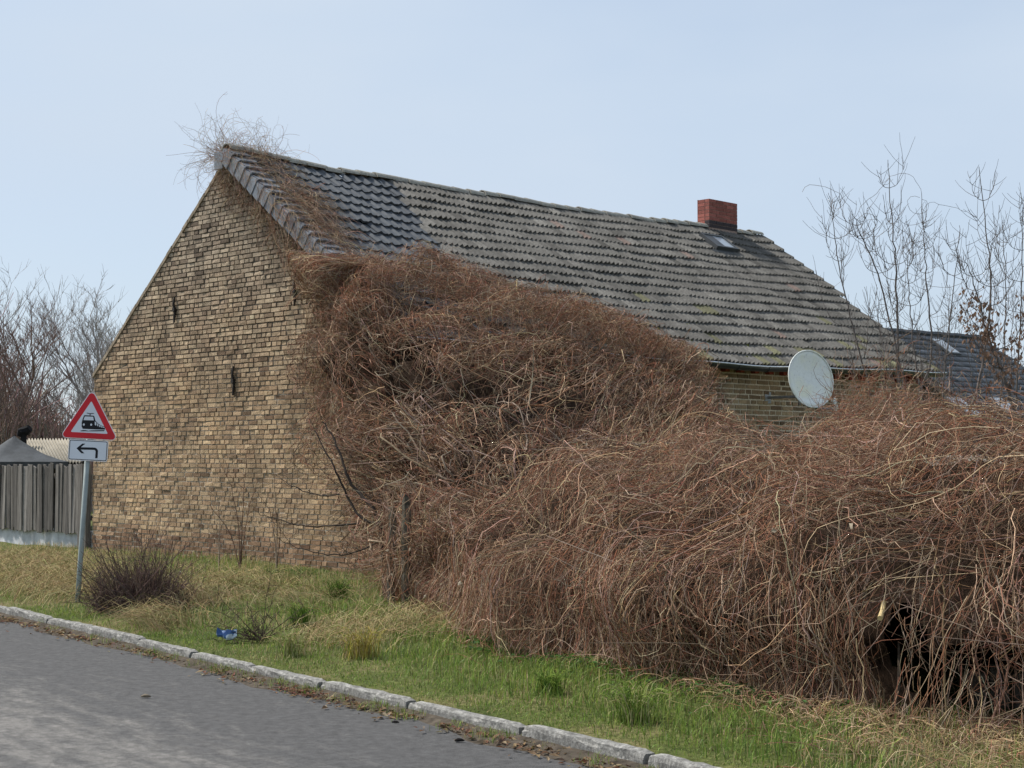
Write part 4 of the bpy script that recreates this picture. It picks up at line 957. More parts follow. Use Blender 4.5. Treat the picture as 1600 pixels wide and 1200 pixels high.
for i in range(len(line)):
    f = min(1, 0.35 + i * 0.25); row = []
    for d, h in prof:
        dd = d * (f if d < 0 else 1); p = line[i] + outn[i] * dd; row.append((p[0], p[1], 0.10 + h * (topz[i] - 0.1)))
    ctrlB.append(row)
rB = np.random.default_rng(33)
SB = Sheet(ctrlB, 170, 100, 0.22, 8, gaps=0.42)
if SB.Nn[60, 70] @ np.array([-0.8, -0.6, 0]) < 0: SB = Sheet(ctrlB, 170, 100, 0.22, 8, flip=True, gaps=0.42)
# photo position of each sheet point, used to find where the dark opening lies
def pix(P):
    X, Y, Z = P[..., 0], P[..., 1], P[..., 2] - EYE; d = Y * _c + Z * _s; u = -Y * _s + Z * _c
    return 800 + FPX * X / d, 600 - FPX * u / d
PXg, PYg = pix(SB.D)
def uv_of(px, py):
    k = np.argmin((PXg - px) ** 2 + (PYg - py) ** 2 + 1e4 * (np.arange(SB.N)[None] < 58)); return (k // SB.N) / (SB.M - 1), (k % SB.N) / (SB.N - 1)
hu, hv = uv_of(1375, 1022); hu0, hv0 = uv_of(1520, 1085)
_, hvb = uv_of(1375, 1105)
def in_hole(u, v, g=1.0):
    a = ((u - hu) / (0.015 * g)) ** 2 + ((v - hv) / (0.072 * g)) ** 2 < 1
    b = ((u - hu0) / (0.062 * g)) ** 2 + ((v - hu0 * 0 - hv0) / (0.055 * g)) ** 2 < 1
    return a, b
vineB = empty('vine_hedge', (0.6, 12.5, 0.1))
tag(vineB, 'wide mound of bare reddish-brown vine burying the garden fence along the kerb verge', 'hedge')
tg = Tangle()
def keep_out(P, U, Vv, r, pa, pb):
    a, b = in_hole(U, Vv); fa, fb = a.any(1), b.any(1)
    drop_ = (fa & (r.random(len(P)) < pa)) | (fb & (r.random(len(P)) < pb)); return ~drop_
n = 7600
P, U, Vv = SB.grow(n, 10, (0.4, 1.25), 1.0, 0.24, (-0.30, 0.07), 0.085, rB, skew=-0.15); k = keep_out(P, U, Vv, rB, 0.94, 0.62); P = P[k]; n = len(P)
tg.stems(P, taper(n, 10, 0.0016, 0.0038, rB), palette(n, [TAN, BRN, RED, GRY, DRK], [2.2, 2.8, 2.8, 1.2, 1.6], rng=rB))
forks(tg, P, 9000, (.06, .28), .0012, .0026, [TAN, BRN, RED, GRY], [1.4, 2.2, 2.6, 1], rB)
n = 11500
P, U, Vv = SB.grow(n, 5, (0.12, 0.42), 1.4, 0.34, (-0.26, 0.06), 0.05, rB, skew=-0.1); k = keep_out(P, U, Vv, rB, 0.95, 0.75); P = P[k]; n = len(P)
tg.stems(P, taper(n, 5, 0.0012, 0.0025, rB), palette(n, [TAN, BRN, RED, DRK], [1.2, 2.2, 2.6, 1.4], rng=rB))
n = 40; us = (rB.random(n), rB.uniform(0.72, 0.97, n)); P, U, Vv = SB.grow(n, 18, (0.8, 2.0), 0.6, 0.14, (-0.14, 0.0), 0.04, rB, us=us, skew=math.pi); k = keep_out(P, U, Vv, rB, .9, .5); P = P[k]; n = len(P)
tg.stems(P, taper(n, 18, 0.005, 0.011, rB, .35), palette(n, [GRY, BRN], [2, 1.4], rng=rB), 5); forks(tg, P, 200, (.2, .7), .003, .005, [GRY, BRN, TAN], [2, 1, 1], rB)
# hanging curtain near the ground and stems trailing into the grass
n = 3000; us = (rB.random(n), rB.uniform(0.66, 0.93, n))
P, U, Vv = SB.grow(n, 8, (0.35, 0.9), 0.35, 0.10, (-0.12, 0.06), 0.03, rB, us=us); k = keep_out(P, U, Vv, rB, 0.85, 0.45); P = P[k]; n = len(P)
tg.stems(P, taper(n, 8, 0.0018, 0.0040, rB), palette(n, [TAN, BRN, RED, GRY], [1.4, 2.4, 1.6, 2], rng=rB))
# fuzz of fine twigs that climbs the saplings behind
n = 2400; ci = rB.choice(6, n, p=[.15, .25, .2, .2, .15, .05]); fc = np.array([(1318, 668), (1350, 640), (1402, 648), (1466, 655), (1545, 668), (1290, 690)])[ci]; fs = np.array([(26, 16), (30, 32), (30, 30), (34, 24), (40, 16), (26, 12)])[ci]
fp = fc + rB.normal(0, 1, (n, 2)) * fs; P0 = np.array([at(a, b, c) for (a, b), c in zip(fp, rB.uniform(12.5, 16, n))]); K = 6; P = np.zeros((n, K, 3)); th = rB.uniform(0, 6.28, n); cu = rB.normal(0, .3, n); ln = rB.uniform(.02, .07, n); p = P0
for k in range(K): P[:, k] = p; th += cu + rB.normal(0, .3, n); p = p + np.stack([np.cos(th) * ln, rB.normal(0, .02, n), np.sin(th) * ln], 1)
tg.stems(P, taper(n, K, 0.0016, 0.0032, rB), palette(n, [TAN, BRN, RED, GRY], [1.2, 2.0, 3.0, 1], rng=rB))
# thicker pale runners
n = 300
P, U, Vv = SB.grow(n, 18, (1.0, 2.2), 1.0, 0.20, (-0.02, 0.08), 0.06, rB, skew=-0.1); k = keep_out(P, U, Vv, rB, 1.0, 0.95); P = P[k]; n = len(P)
tg.stems(P, taper(n, 18, 0.0024, 0.0046, rB), palette(n, [TAN, GRY, BRN], [2, 2, 2], rng=rB))
o = tg.build('stem_tangle', M_stem); o['kind'] = 'stuff'; unparent_space(o, vineB)
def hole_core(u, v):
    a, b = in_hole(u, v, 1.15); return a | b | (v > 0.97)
V, Q = SB.core(0.33, hole_core); o = obj('opaque_core', mesh('opaque_core', V, Q, smooth=True), M_core); unparent_space(o, vineB); o['kind'] = 'stuff'  # opaque sheet added under the stems to block light through the mound

# (c) the tuft on the gable peak and the runners along the verge
apx = world_pt(np.array([-0.1, AR, HR])); rC = np.random.default_rng(41)
vineC = empty('vine_tuft', tuple(apx)); tag(vineC, 'airy tuft of bare vine sprouting from the gable peak and trailing down the verge', 'vine')
tg = Tangle(); n = 480; K = 13
root = np.stack([rC.uniform(-0.15, 1.0, n) ** 1.0, AR - rC.uniform(-0.5, 0.4, n), np.full(n, HR - 0.05)], 1); root[:, 2] -= SL * np.clip(AR - root[:, 1], 0, 1)
th = rC.uniform(0, 2 * math.pi, n); el = rC.uniform(0.2, 1.35, n); d = np.stack([np.cos(th) * np.cos(el) - 0.25, np.sin(th) * np.cos(el) + 0.95, np.sin(el) * 0.55], 1); d /= np.linalg.norm(d, axis=1, keepdims=True)
ln = rC.uniform(0.25, 1.05, n)[:, None] / K; P = np.zeros((n, K, 3)); p = root.copy(); cv = rC.normal(0, 1, (n, 3)); cv *= (rC.uniform(.08, .42, n) / np.linalg.norm(cv, axis=1))[:, None]
for k in range(K):
    P[:, k] = p; d = d + np.cross(cv, d) + rC.normal(0, 0.11, (n, 3)) - np.array([0, 0, 0.045]); d /= np.linalg.norm(d, axis=1, keepdims=True); p = p + d * ln * 1.25
tg.stems(world_pt(P), taper(n, K, 0.0022, 0.0036, rC, 0.6), palette(n, [GRY, BRN, TAN], [3, 1, 2], rng=rC))
# side twigs
m = 1500; i_ = rC.integers(0, n, m); j_ = rC.integers(3, K - 1, m); q0 = P[i_, j_]; dv = rC.normal(0, 1, (m, 3)); dv /= np.linalg.norm(dv, axis=1, keepdims=True); L_ = rC.uniform(0.05, 0.2, m)[:, None]
Pt = np.stack([q0, q0 + dv * L_ * 0.5, q0 + dv * L_ + np.array([0, 0, 0.03])], 1); tg.stems(world_pt(Pt), taper(m, 3, 0.0014, 0.0022, rC), palette(m, [GRY, BRN, RED], [3, 2, 1], rng=rC))
# runners on the verge and the tiles beside it, and hanging over the gable below it
n = 1150; K = 9; v = np.where(rC.random(n) < .35, rC.uniform(.45, .75, n), rC.uniform(0.2, 1, n) ** 0.9); a = AR * v + rC.normal(0, .08, n); x = rC.normal(0.06, 0.28, n) + 0.5 * np.exp(-((v - 0.75) / .2) ** 2) * rC.random(n)
P = np.zeros((n, K, 3)); th = rC.normal(-1.5, 0.9, n); cu = rC.normal(0, .22, n); ln = rC.uniform(.03, .10, n); lift = rC.uniform(0.03, 0.16, n)
for k in range(K):
    z = HE + SL * a + bow(a, x) + lift * np.sin(math.pi * (k + .7) / K) + 0.06; z = np.where(x < -0.2, z - np.clip(-x - 0.2, 0, 3) * 1.2, z); xx = np.maximum(x, -0.26)
    P[:, k] = np.stack([xx, a, z], 1); th += cu + rC.normal(0, .25, n); x = x + np.cos(th) * ln; a = np.minimum(a + np.sin(th) * ln, AR + .1)
tg.stems(world_pt(P), taper(n, K, 0.0018, 0.0040, rC), palette(n, [TAN, BRN, GRY, RED], [2.4, 2, 2.4, .8], rng=rC))
n = 900; K = 9; a = rC.uniform(0.4, AR + 0.3, n); z = HE + SL * np.minimum(a, AR) - 0.12 - np.abs(rC.normal(0, .28, n)); th = rC.normal(-1.6, 0.9, n); cu = rC.normal(0, .25, n); ln = rC.uniform(.02, .08, n)
P = np.zeros((n, K, 3)); xo = -0.04 - 0.10 * rC.random(n)
for k in range(K):
    P[:, k] = np.stack([xo, a, z], 1); th += cu + rC.normal(0, .25, n); a = a + np.cos(th) * ln; z = z + np.sin(th) * ln; xo = np.minimum(xo + rC.normal(0, .02, n), -0.015)
tg.stems(world_pt(P), taper(n, K, 0.0022, 0.0048, rC), palette(n, [TAN, BRN, GRY], [1.6, 2.4, 2], rng=rC))
o = tg.build('stem_tangle', M_stem); unparent_space(o, vineC); o['kind'] = 'stuff'

# ------------------------------------------------------------------ inside the opening of the hedge
M_old = simple('rotten_board', (0.13, 0.11, 0.085), 0.9, 0.1, 0.4, 10, 0.5)
bf = empty('board_fence', (2.9, 9.6, 0.1)); tag(bf, 'old low board fence half hidden in the dark gap under the vine hedge', 'fence')
for i, (px, w_) in enumerate(((1527, .12), (1563, .12), (1600, .12), (1640, .12))):
    p = on_z(px, 1128 - (px - 1500) * -0.06, 0.1); p = p * 1.0; d = np.array([p[0], p[1]]); d = d * 1.055
    mb = MB(); mb.box((-w_ / 2, -0.012, -0.05), (w_ / 2, 0.012, 0.24 + 0.05 * (i % 2)), Matrix.Translation((d[0] - 2.9, d[1] - 9.6, 0)) @ Matrix.Rotation(-0.85, 4, 'Z')); mb.build('board', M_old, bf)
mb = MB(); pa, pb = on_z(1510, 1128, 0.1) * 1.06, on_z(1700, 1140, 0.1) * 1.06; mb.tube([(pa[0] - 2.9, pa[1] - 9.6, 0.20), (pb[0] - 2.9, pb[1] - 9.6, 0.21)], 0.03, 6); mb.build('rail', M_old, bf)
lg0, lg1 = at(1392, 1118, 9.25), at(1405, 1045, 9.45)
lm = MB(); mid_ = (lg0 + lg1) / 2 + np.array([0.02, 0, 0.01]); lm.tube([lg0, mid_, lg1, at(1404, 1005, 9.6)], [0.013, 0.012, 0.010, 0.007], 8)
lgo = lm.build('dead_branch', simple('bark_brown', (0.085, 0.065, 0.048), 0.9, 0.1, 0.4, 20, 0.5)); tag(lgo, 'bare brown branch leaning upright in the dark opening of the vine hedge', 'branch')
s0, s1 = at(1375, 966, 9.05), at(1381, 941, 9.25); sm_ = MB(); sm_.tube([s0, (s0 + s1) / 2 + np.array([0.004, 0, 0]), s1], [0.016, 0.014, 0.015], 10)
so_ = sm_.build('cut_branch', simple('bare_pale_wood', (0.52, 0.40, 0.20), 0.8, 0.2, 0.25, 30, 0.4)); tag(so_, 'short pale sawn-off branch stub above the dark opening in the hedge', 'branch')

# ------------------------------------------------------------------ weathered posts at the end of the hedge
M_post = simple('lichened_post', (0.12, 0.108, 0.085), 0.95, 0.1, 0.55, 14, 1.0)
for x0, x1, yb, yt, Yd, lab in ((604, 618, 955, 792, 16.6, 'grey weathered gate post nearest the brick gable, at the hedge end'), (626, 641, 962, 772, 16.2, 'taller weathered post with flaking bark beside the vine hedge end')):
    b0 = at((x0 + x1) / 2, yb, Yd); t0 = at((x0 + x1) / 2 + 2, yt, Yd); r = (x1 - x0) / 2 * Yd / FPX
    mb = MB(); K = 7; pts = [b0 + (t0 - b0) * k / (K - 1) + np.array([random.uniform(-.006, .006), random.uniform(-.006, .006), 0]) for k in range(K)]; pts[0][2] -= 0.15
    mb.tube(pts, [r * random.uniform(0.85, 1.1) for _ in range(K)], 7); o = mb.build('fence_post', M_post); tag(o, lab, 'post', 'posts at the hedge end')

# stems that trail over the posts
rP = np.random.default_rng(19); tg = Tangle(); n = 300; K = 9; px0 = rP.uniform(596, 668, n); py0 = rP.uniform(735, 900, n); Y0 = rP.uniform(15.7, 17.0, n)
P = np.zeros((n, K, 3)); p = np.array([at(a, b, c) for a, b, c in zip(px0, py0, Y0)]); th = rP.normal(-1.5, .5, n); cu = rP.normal(0, .2, n); ln = rP.uniform(.02, .09, n)
for k in range(K): P[:, k] = p; th += cu + rP.normal(0, .22, n); p = p + np.stack([np.cos(th) * ln, rP.normal(0, .012, n), np.sin(th) * ln], 1); p[:, 2] = np.maximum(p[:, 2], .12)
tg.stems(P, taper(n, K, .0018, .0042, rP), palette(n, [TAN, BRN, RED, GRY], [2, 3, 1.4, 2], rng=rP)); o = tg.build('trailing_stems', M_stem); o['kind'] = 'stuff'; unparent_space(o, vineB)
# ------------------------------------------------------------------ woody plants from drawn limbs
M_bark = attr_mat('bark', 0.9, 0.15, 0.35, 25)
def limb(tg, pts, r0, r1, col, sides=6, n=None, rng=RNG, wob=0.01):
    pts = np.asarray(pts, float); n = n or max(8, 4 * len(pts)); P = catmull(pts, n) if len(pts) > 2 else np.linspace(pts[0], pts[-1], n)
    P = P + rng.normal(0, wob, P.shape) * np.linspace(0, 1, n)[:, None]
    tg.stems(P[None], np.linspace(r0, r1, n)[None], np.array([col]), sides); return P
# dark shrub in front of the gable, beside the posts
rD = np.random.default_rng(51); t1 = Tangle(); t2 = Tangle(); dk = (0.045, 0.036, 0.03)
base = on_z(604, 935, 0.1); YD = float(base[1]); q_ = lambda x, y, dy=0.0: at(x, y, YD + dy)
limb(t1, [q_(604, 938), q_(601, 880), q_(598, 840), q_(594, 815)], 0.045, 0.030, dk, 7, rng=rD)
ls = [([q_(594, 815), q_(580, 790, .1), q_(562, 772, .2), q_(543, 745, .3), q_(534, 715, .4), q_(520, 685, .5), q_(505, 660, .6)], .028, .008),
      ([q_(592, 818), q_(575, 815, .1), q_(556, 800, .2), q_(540, 770, .3), q_(525, 738, .3), q_(508, 705, .4), q_(490, 672, .5)], .022, .006),
      ([q_(560, 818, .2), q_(520, 821, .3), q_(475, 822, .4), q_(440, 812, .5), q_(402, 803, .6)], .012, .004),
      ([q_(592, 846), q_(570, 857, .1), q_(540, 866, .2), q_(495, 864, .3), q_(460, 853, .4), q_(436, 842, .5)], .012, .003),
      ([q_(530, 772, .3), q_(505, 775, .3), q_(470, 765, .4), q_(445, 752, .5), q_(428, 742, .6)], .009, .003),
      ([q_(610, 800), q_(590, 785, .1), q_(575, 775, .2), q_(560, 760, .3)], .010, .003)]
for p, r0, r1 in ls:
    P = limb(t2, p, r0, r1, dk, 5, 22, rD, 0.012)
    for _ in range(9):
        i = rD.integers(4, len(P) - 1); dv = rD.normal(0, 1, 3); dv[1] *= .4; dv[2] = abs(dv[2]) * .6; dv /= np.linalg.norm(dv); l_ = rD.uniform(.15, .5)
        limb(t2, [P[i], P[i] + dv * l_ * .5, P[i] + dv * l_ + np.array([0, 0, .06])], .004, .0018, (0.09, 0.068, 0.05), 3, 6, rD, .01)
elder = empty('leafless_shrub', tuple(base)); tag(elder, 'leafless shrub with dark sprawling limbs against the brick gable', 'shrub')
o = t1.build('trunk', M_bark); unparent_space(o, elder); o = t2.build('branches', M_bark); unparent_space(o, elder)
# thin suckers by the gable foot
rE = np.random.default_rng(61)
for (bx, by), tips, lab, col in (((375, 893), ((352, 720), (385, 700), (320, 780), (398, 760)), 'thin bare sapling with reddish stems at the middle of the gable foot', (0.16, 0.10, 0.07)),
                                 ((342, 892), ((340, 770), (336, 830)), 'single pale stick-like sucker beside the reddish sapling', (0.24, 0.19, 0.14)),
                                 ((432, 893), ((428, 740), (441, 800), (415, 780)), 'slender pale suckers by the gable, near the shrub with sprawling limbs', (0.22, 0.17, 0.125))):
    b0 = on_z(bx, by, 0.13); Yb = float(b0[1]); tg = Tangle()
    for tx, ty in tips:
        e = at(tx, ty, Yb + .3); m_ = b0 * .45 + e * .55 + np.array([(b0[0] - e[0]) * .25, 0, -.05]); P = limb(tg, [b0, m_, e], .009, .003, col, 4, 12, rE, .012)
        for _ in range(11):
            i = rE.integers(3, 11); dv = np.array([rE.normal(0, .8), rE.normal(0, .3), abs(rE.normal(.6, .4))]); dv /= np.linalg.norm(dv); l_ = rE.uniform(.1, .38); limb(tg, [P[i], P[i] + dv * l_ * .5, P[i] + dv * l_ + np.array([0, 0, .05])], .0032, .0015, tuple(np.array(col) * np.array([1.1, .85, .8])), 3, 5, rE, .008)
    o = tg.build('bare_sapling', M_bark); tag(o, lab, 'sapling', 'saplings at the gable foot')
# dense dark bush beside the sign
rF = np.random.default_rng(71); b0 = on_z(215, 956, 0.12); n = 1300; K = 7
bush = empty('twiggy_bush', (float(b0[0]), float(b0[1]), float(b0[2]))); tag(bush, 'low dense purplish-brown twiggy bush between the sign pole and the gable', 'bush')
tg = Tangle(); kc = rF.choice(6, n, p=[.26, .2, .18, .14, .12, .1]); kx = np.array([.10, -.18, .26, -.05, .36, -.34])[kc]; kh = np.array([1.0, .8, .75, 1.15, .45, .62])[kc]; root = np.stack([kx + rF.normal(0, .07, n), rF.normal(.1, .2, n), np.zeros(n)], 1); az = rF.uniform(0, 6.28, n); el = np.abs(rF.normal(0, .5, n)) + .25 * (np.cos(az) < -.3)
d = np.stack([np.sin(el) * np.cos(az) + kx * .9 - .08, np.sin(el) * np.sin(az) * .8, np.cos(el) * 0.9], 1); ln = (rF.uniform(.15, .95, n) * kh * (.8 + .3 * np.sin(2 * az + 1)))[:, None] / K; P = np.zeros((n, K, 3)); p = root
for k in range(K):
    P[:, k] = p; d = d + rF.normal(0, .13, (n, 3)); d /= np.linalg.norm(d, axis=1, keepdims=True); p = p + d * ln; p[:, 2] = np.maximum(p[:, 2], 0.01)
tg.stems(P, taper(n, K, .0025, .0055, rF), palette(n, [(0.13, 0.088, 0.074), (0.18, 0.125, 0.095), (0.085, 0.062, 0.055)], [3, 2, 2], rng=rF))
m = 2600; i_ = rF.integers(0, n, m); j_ = rF.integers(2, K, m); q0 = P[i_, j_]; dv = rF.normal(0, 1, (m, 3)) + np.array([0, 0, .6]); dv /= np.linalg.norm(dv, axis=1, keepdims=True); L_ = rF.uniform(.05, .2, m)[:, None]
tg.stems(np.stack([q0, q0 + dv * L_ * .5 + rF.normal(0, .008, (m, 3)), q0 + dv * L_], 1), taper(m, 3, .0016, .0032, rF), palette(m, [(0.14, 0.095, 0.08), (0.20, 0.145, 0.11), (0.09, 0.065, 0.058)], [3, 2, 2], rng=rF))
tg.build('twigs', M_stem, bush); bush.scale = (0.95, 1.0, 1.12)

# ------------------------------------------------------------------ saplings behind the hedge (upright stems, paired side shoots)
def sapling(name, pts, r0, label, group, seed, col, pairs=9, reach=0.9, leaves=0, lspan=(0.3, 0.7), curly=0):
    r = np.random.default_rng(seed); P0 = pts[0]; root = empty(name, (float(P0[0]), float(P0[1]), float(gz(P0[0], P0[1])))); tag(root, label, 'tree', group)
    t1, t2 = Tangle(), Tangle(); g = np.array([P0[0], P0[1], root.location.z - .05])
    r0 *= .72; P = limb(t1, [g] + list(pts), r0, 0.0032, col, 6, 34, r, .012); n = len(P); tips = []
    for k in range(pairs):
        i = int(n * (0.22 + 0.74 * k / pairs)); az = r.uniform(0, math.pi)
        for sgn in (1, -1):
            if r.random() < .12: continue
            f = 1 - i / n; l_ = reach * (0.30 + 0.9 * f) * r.uniform(.6, 1.15); h = np.array([math.cos(az) * sgn, math.sin(az) * sgn * .8, 0])
            a = P[i]; b = a + h * l_ * .33 + np.array([0, 0, l_ * .12]); c = a + h * l_ * .52 + np.array([0, 0, l_ * .5]); e = a + h * l_ * .62 + np.array([0, 0, l_ * 1.0])
            B = limb(t2, [a, b, c, e], max(.004, r0 * .5 * f), .0028, col, 4, 13, r, .008); tips.append(B)
            for _ in range(8):
                j = r.integers(3, 12); dv = np.array([r.normal(0, .6), r.normal(0, .5), abs(r.normal(.7, .3))]); dv /= np.linalg.norm(dv); ll = r.uniform(.08, .42) * reach
                limb(t2, [B[j], B[j] + dv * ll * .5, B[j] + dv * ll + np.array([0, 0, ll * .2])], .0034, .002, col, 3, 5, r, .006)
    for _ in range(curly):      # vine whips wound into the crown
        B = P[r.integers(n // 2, n)]; d = r.normal(0, 1, 3); p = B.copy(); Q = [p]; th = r.uniform(0, 6.28); cu = r.normal(0, .35)
        for k in range(12): th += cu + r.normal(0, .25); p = p + np.array([math.cos(th), .2 * r.normal(), math.sin(th)]) * .07; Q.append(p)
        t2.stems(np.array(Q)[None], np.full((1, 13), .003), np.array([(0.16, .13, .11)]), 3)
    o = t1.build('trunk', M_bark); unparent_space(o, root); o = t2.build('crown', M_bark); unparent_space(o, root)
    if leaves:
        tl = Tangle(); allp = np.concatenate([B for B in tips] + [P]); zlo, zhi = g[2] + (P[-1][2] - g[2]) * lspan[0], g[2] + (P[-1][2] - g[2]) * lspan[1]
        allp = allp[(allp[:, 2] > zlo) & (allp[:, 2] < zhi)]
        for _ in range(leaves):
            p = allp[r.integers(len(allp))] + r.normal(0, .07, 3); s = r.uniform(.03, .07); ax = r.normal(0, 1, 3); ax[2] = 0; ax /= np.linalg.norm(ax); dn = np.array([r.normal(0, .35), r.normal(0, .35), -1]); dn /= np.linalg.norm(dn); nn = np.cross(ax, dn)
            V = np.array([p, p + dn * s * .5 + ax * s * .38 + nn * s * .12, p + dn * s * 1.1, p + dn * s * .5 - ax * s * .38 + nn * s * .12]); c = np.array([0.215, 0.135, 0.095]) * r.uniform(.55, 1.35)
            tl.raw(V, np.array([(0, 1, 2), (0, 2, 3)]), np.repeat(c[None], 4, 0))
        o = tl.build('dead_leaves', M_leaf); unparent_space(o, root)
cb = (0.13, 0.112, 0.104); G_ = 'saplings behind the hedge'
def sp(Y, *xy): return [at(x, y, Y) for x, y in xy]
sapling('ash_sapling', sp(21, (1362, 640), (1345, 560), (1318, 450), (1304, 370), (1299, 314)), .022, 'slim sapling closest to the roof edge, its tip standing clear of the tiles', G_, 1, cb, 8, .95)
sapling('ash_sapling', sp(20, (1418, 650), (1404, 560), (1372, 430), (1347, 370), (1331, 330)), .026, 'sapling leaning strongly towards the roof behind the satellite dish', G_, 2, cb, 8, .85, curly=7)
sapling('ash_sapling', sp(20.5, (1408, 660), (1404, 560), (1401, 440), (1395, 360), (1387, 250)), .034, 'tallest straight sapling between the roof edge and the leafy tree', G_, 3, cb, 10, .95, curly=4)
sapling('ash_sapling', sp(22, (1432, 650), (1455, 560), (1450, 470), (1446, 400), (1440, 302)), .030, 'sapling standing over the neighbouring ridge with a bundle of curly vine at its tip', G_, 4, cb, 9, .95, curly=12)
sapling('ash_sapling', sp(19, (1506, 690), (1530, 600), (1547, 480), (1545, 390), (1530, 260)), .036, 'tall sapling rising out of the brown leaf cluster', G_, 5, cb, 10, 1.0)
sapling('leafy_sapling', sp(18, (1600, 720), (1572, 600), (1545, 530), (1528, 460), (1505, 400)), .040, 'crooked young tree still holding clusters of dead brown leaves', G_, 6, cb, 9, .95, leaves=620, lspan=(.52, .88))
sapling('ash_sapling', sp(20, (1585, 700), (1592, 560), (1597, 430), (1598, 300)), .026, 'sapling cut by the photo edge beyond the brown leaf cluster', G_, 7, cb, 9, .9, leaves=90, lspan=(.45, .75))
sapling('ash_sapling', sp(23, (1470, 680), (1478, 560), (1490, 450), (1500, 350)), .024, 'thin sapling in front of the grey shingled roof, short of the brown leaves', G_, 8, cb, 8, .9, curly=3)

sapling('ash_sapling', sp(19.5, (1450, 690), (1438, 610), (1425, 520), (1420, 440), (1418, 390)), .020, 'short forked sapling between the tallest straight one and the neighbouring ridge', G_, 9, cb, 8, .9)
sapling('ash_sapling', sp(21.5, (1560, 690), (1568, 560), (1572, 440), (1566, 350)), .022, 'slender sapling in the gap between the brown leaf cluster and the photo edge', G_, 10, cb, 9, .9)
# ------------------------------------------------------------------ trees behind the fence on the other side
def bare_tree(name, px, pyb, pyt, Y, label, group, seed, col, spread=0.42, lv=4, nb=7):
    r = np.random.default_rng(seed); g = at(px, pyb, Y); g[2] = 0.0; H = at(px, pyt, Y)[2]; root = empty(name, tuple(g)); tag(root, label, 'tree', group); tk, cr = Tangle(), Tangle()
    def grow(p, d, l_, rad, k):
        n = 9 if k < 2 else 5; Q = [p]; dd = d.copy()
        for _ in range(n - 1): dd = dd + r.normal(0, .09 if k < 2 else .13, 3) + np.array([0, 0, .035]); dd /= np.linalg.norm(dd); Q.append(Q[-1] + dd * l_ / (n - 1))
        Q = np.array(Q); (tk if k == 0 else cr).stems(Q[None], np.linspace(rad, rad * .42, n)[None], np.array([col]) * r.uniform(.85, 1.2), 5 if k < 2 else 3)
        if k < lv:
            for j in range(nb if k < 2 else 5):
                i = r.integers((2 if k < 2 else 1) if k else 3, n); az = r.uniform(0, 6.28); s_ = r.uniform(.35, .8) * (spread / .42); t_ = dd * 1.0 + np.array([math.cos(az), math.sin(az), .25]) * s_; t_ /= np.linalg.norm(t_)
                grow(Q[i], t_, l_ * r.uniform(.38, .62), max(rad * .42, .006), k + 1)
    grow(np.zeros(3), np.array([r.normal(0, .05), 0, 1.]), H * .74, H * .012, 0)
    a = tk.build('trunk', M_bark, root); cr.build('crown', M_bark, root)
LG = 'bare trees behind the plank fence'; cg = (0.27, 0.245, 0.23)
bare_tree('bare_tree', 176, 690, 452, 52, 'bare tree whose crown touches the gable slope', LG, 101, cg, .36)
bare_tree('bare_tree', 112, 690, 480, 50, 'tallest bare tree over the corrugated shed, clear of the gable', LG, 102, cg, .46)
bare_tree('bare_tree', 60, 690, 500, 54, 'bare tree rising above the pavilion roof', LG, 103, cg, .5)
bare_tree('bare_tree', 10, 690, 515, 46, 'bare reddish tree cut by the photo edge over the pavilion', LG, 104, (0.17, 0.115, 0.10), .55)
bare_tree('bare_tree', 142, 690, 540, 47, 'shorter bare tree just behind the triangular sign', LG, 105, cg, .5)
rW = np.random.default_rng(77); tg = Tangle(); n = 4200; K = 5
px_ = rW.uniform(-60, 165, n); Yw = rW.uniform(46, 60, n); X0 = (px_ - 800) / FPX * Yw; ht = (0.8 + 0.55 * np.clip((110 - px_) / 110, 0, 1.3)) * rW.uniform(1.8, 4.2, n)
d = np.stack([rW.normal(0, .25, n), rW.normal(0, .2, n), np.ones(n)], 1); P = np.zeros((n, K, 3)); p = np.stack([X0, Yw, rW.uniform(0, .75, n) * ht], 1)
for k in range(K): P[:, k] = p; d = d + rW.normal(0, .22, (n, 3)); d /= np.linalg.norm(d, axis=1, keepdims=True); p = p + d * (ht * .6 / K)[:, None]
tg.stems(P, taper(n, K, .012, .026, rW, .35), palette(n, [(0.22, .16, .14), (.19, .16, .135), (.28, .19, .165)], [3, 2, 2], rng=rW))
o = tg.build('far_thicket', M_stem); o['kind'] = 'stuff'; o['label'] = 'dense bare brown thicket behind the sheds'; o['category'] = 'thicket'
# rising wooded bank that closes the view behind the thicket
mb = MB(); xs_ = np.linspace(-40, -12, 30)
V = [(x, 66 + 2 * math.sin(x), -0.3) for x in xs_] + [(x, 69 + 2 * math.sin(x * 1.3), 3.0 + 0.5 * math.sin(x * .9) + .3 * math.sin(x * 2.3)) for x in xs_] + [(x, 90, 1.5) for x in xs_]
F = [(r * 30 + i, r * 30 + i + 1, (r + 1) * 30 + i + 1, (r + 1) * 30 + i) for r in range(2) for i in range(29)]
hl_ = MB().add(V, F).build('hill', M_core, None, True); hl_['kind'] = 'structure'

